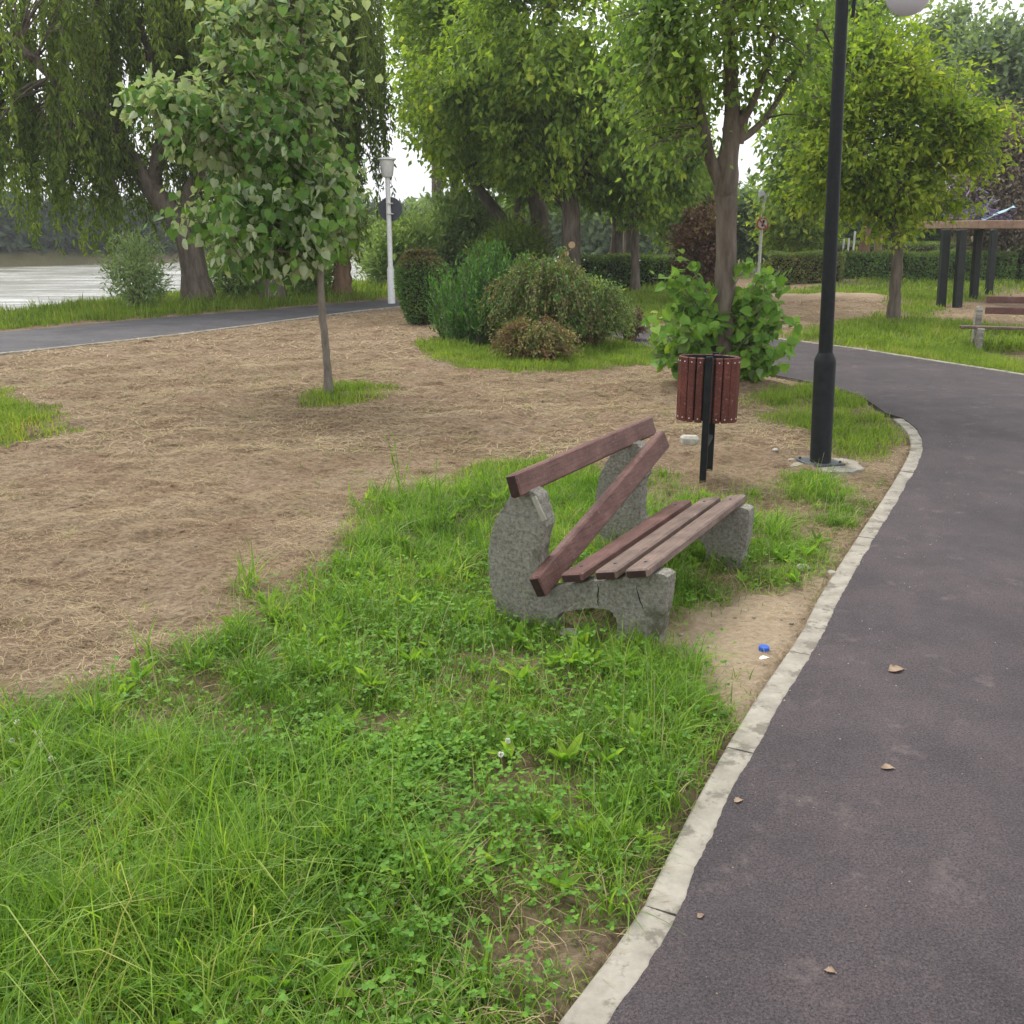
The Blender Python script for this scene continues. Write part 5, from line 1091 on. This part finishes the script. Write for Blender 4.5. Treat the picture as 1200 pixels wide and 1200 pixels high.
c_ = G(895, 764); z_ = float(height(c_[0:1], c_[1:2])[0])
mb = MB(); mb.lathe((c_[0], c_[1], z_), [(.024, 0), (.025, .004), (.025, .018), (.021, .022), (.003, .023)], 24); tag(mb.build('bottle_cap', M['blue'], None, True), 'bright blue plastic cap on the bare sand by the kerb', 'bottle cap')
def rock(px, py, sx, sy, sz, label, m='stone', name='stone'):
    c_ = G(px, py); z_ = float(height(c_[0:1], c_[1:2])[0]); mb = MB(); n_ = 12; V = []; prof = [(.55, -.3), (.95, .0), (1, .35), (.8, .75), (.4, 1.0)]
    ph = [random.uniform(.8, 1.15) for _ in range(n_)]
    for r_2, z2_ in prof:
        for k_ in range(n_): a = k_ / n_ * 6.283; V.append([c_[0] + sx * r_2 * ph[k_] * math.cos(a), c_[1] + sy * r_2 * ph[k_] * math.sin(a), z_ + sz * z2_ * random.uniform(.9, 1.1)])
    Fc = [[i_*n_+j_, i_*n_+(j_+1) % n_, (i_+1)*n_+(j_+1) % n_, (i_+1)*n_+j_] for i_ in range(4) for j_ in range(n_)] + [[4*n_+j_ for j_ in range(n_)]]
    mb.add(V, Fc); return tag(mb.build(name, M[m], None, True), label, 'stone')
c_ = G(808, 521); mb = MB(); mb.box((c_[0], c_[1], .035), .17, .12, .10, np.array([[.98, -.17, .05], [.17, .98, 0], [-.05, 0, 1]]), .022); tag(mb.build('stone', M['stone'], None, True), 'squarish pale stone block behind the bin posts', 'stone')
rock(940, 669, .045, .03, .03, 'flat grey stone in the sand where the grass ends by the kerb')
rock(975, 672, .03, .025, .025, 'small grey stone touching the kerb beside the sand')
rock(672, 742, .07, .05, .02, 'earthy stone under the near end of the broken bench')
rock(908, 532, .03, .03, .02, 'tiny pale stone left of the lamp post footing')
# white clover heads
for (px_2, py_2, fl_) in ((20, 846, 'highest white clover head at the left picture edge'), (44, 858, 'white clover head second highest in the left edge cluster'), (60, 889, 'lowest and largest white clover head of the left edge cluster'),
                         (48, 872, 'white clover head in the middle of the left edge cluster'), (14, 868, 'leftmost white clover head, touching the picture edge'), (595, 868, 'white clover head in the open turf below the bench, upper of two'), (587, 884, 'white clover head in the open turf below the bench, lower of two')):
    c_ = G(px_2, py_2, .12); z0_ = float(height(c_[0:1], c_[1:2])[0])
    t = thing('clover_flower', fl_, 'flower', (c_[0], c_[1], z0_), 0, 'white clover flowers')
    mb = MB(); mb.tube([[c_[0] + .01, c_[1], z0_], [c_[0], c_[1], .115]], .0012, 5); mb.build('stalk', M['weed'], t)
    n_ = 60; d = norm(rng.normal(0, 1, (n_, 3))); V, Fa = leaves(c_ + d * .002, d, rng.normal(0, 1, (n_, 3)), np.full(n_, .010), 'round'); raw_mesh('flower_head', V, [Fa], M['petal'], t)
# tall weeds at the edge of the field
for (px_2, py_2, H_, lb_) in ((470, 590, .50, 'tallest leafy weed stem at the edge of the brown field'), (510, 590, .34, 'leafy weed stem between the tallest weed and the bench'), (425, 610, .26, 'short leafy weed stem at the field edge left of the tallest weed'), (345, 800, .30, 'leafy weed stem in the grass at the lower left of the field'), (560, 600, .30, 'leafy weed stem just left of the bench end')):
    c_ = G(px_2, py_2); t = thing('tall_weed', lb_, 'weed', (c_[0], c_[1], 0)); mb = MB(); SS = []
    for q in range(3):
        a = random.uniform(0, 6.28); h_ = H_ * random.uniform(.6, 1) if q else H_; e = c_ + np.array([math.cos(a) * .09, math.sin(a) * .09, h_]); pp = np.stack([c_ + (e - c_) * f_ ** np.array([1.4, 1.4, 1]) for f_ in np.linspace(0, 1, 6)]); mb.tube(pp, np.linspace(.004, .0015, 6), 5); SS.append(pp)
    mb.build('stem', M['weed'], t); n_ = 75; SS = np.array(SS); k = rng.integers(0, 3, n_); f = rng.uniform(.2, 4.99, n_); i0 = f.astype(int); p = SS[k, i0] + (SS[k, i0+1] - SS[k, i0]) * (f - i0)[:, None]
    dd = rng.normal(0, 1, (n_, 3)); dd[:, 2] += .4; V, Fa = leaves(p, dd, np.array([0, 0, 1.]) + rng.normal(0, .3, (n_, 3)), rng.uniform(.03, .075, n_), 'narrow'); raw_mesh('stem_leaves', V, [Fa], M['weed'], t)

# ------------------------------------------------------------------ air
hz_m, n, l = mat('air'); vp = n.new('ShaderNodeVolumePrincipled'); vp.inputs['Density'].default_value = .0007; vp.inputs['Color'].default_value = (.93, .95, .97, 1)
o_ = n.new('ShaderNodeOutputMaterial'); l.new(vp.outputs[0], o_.inputs['Volume'])
mb = MB(); mb.box((0, 420, 8.5), 1440, 1000, 25); tag(mb.build('haze', hz_m), kind='stuff')
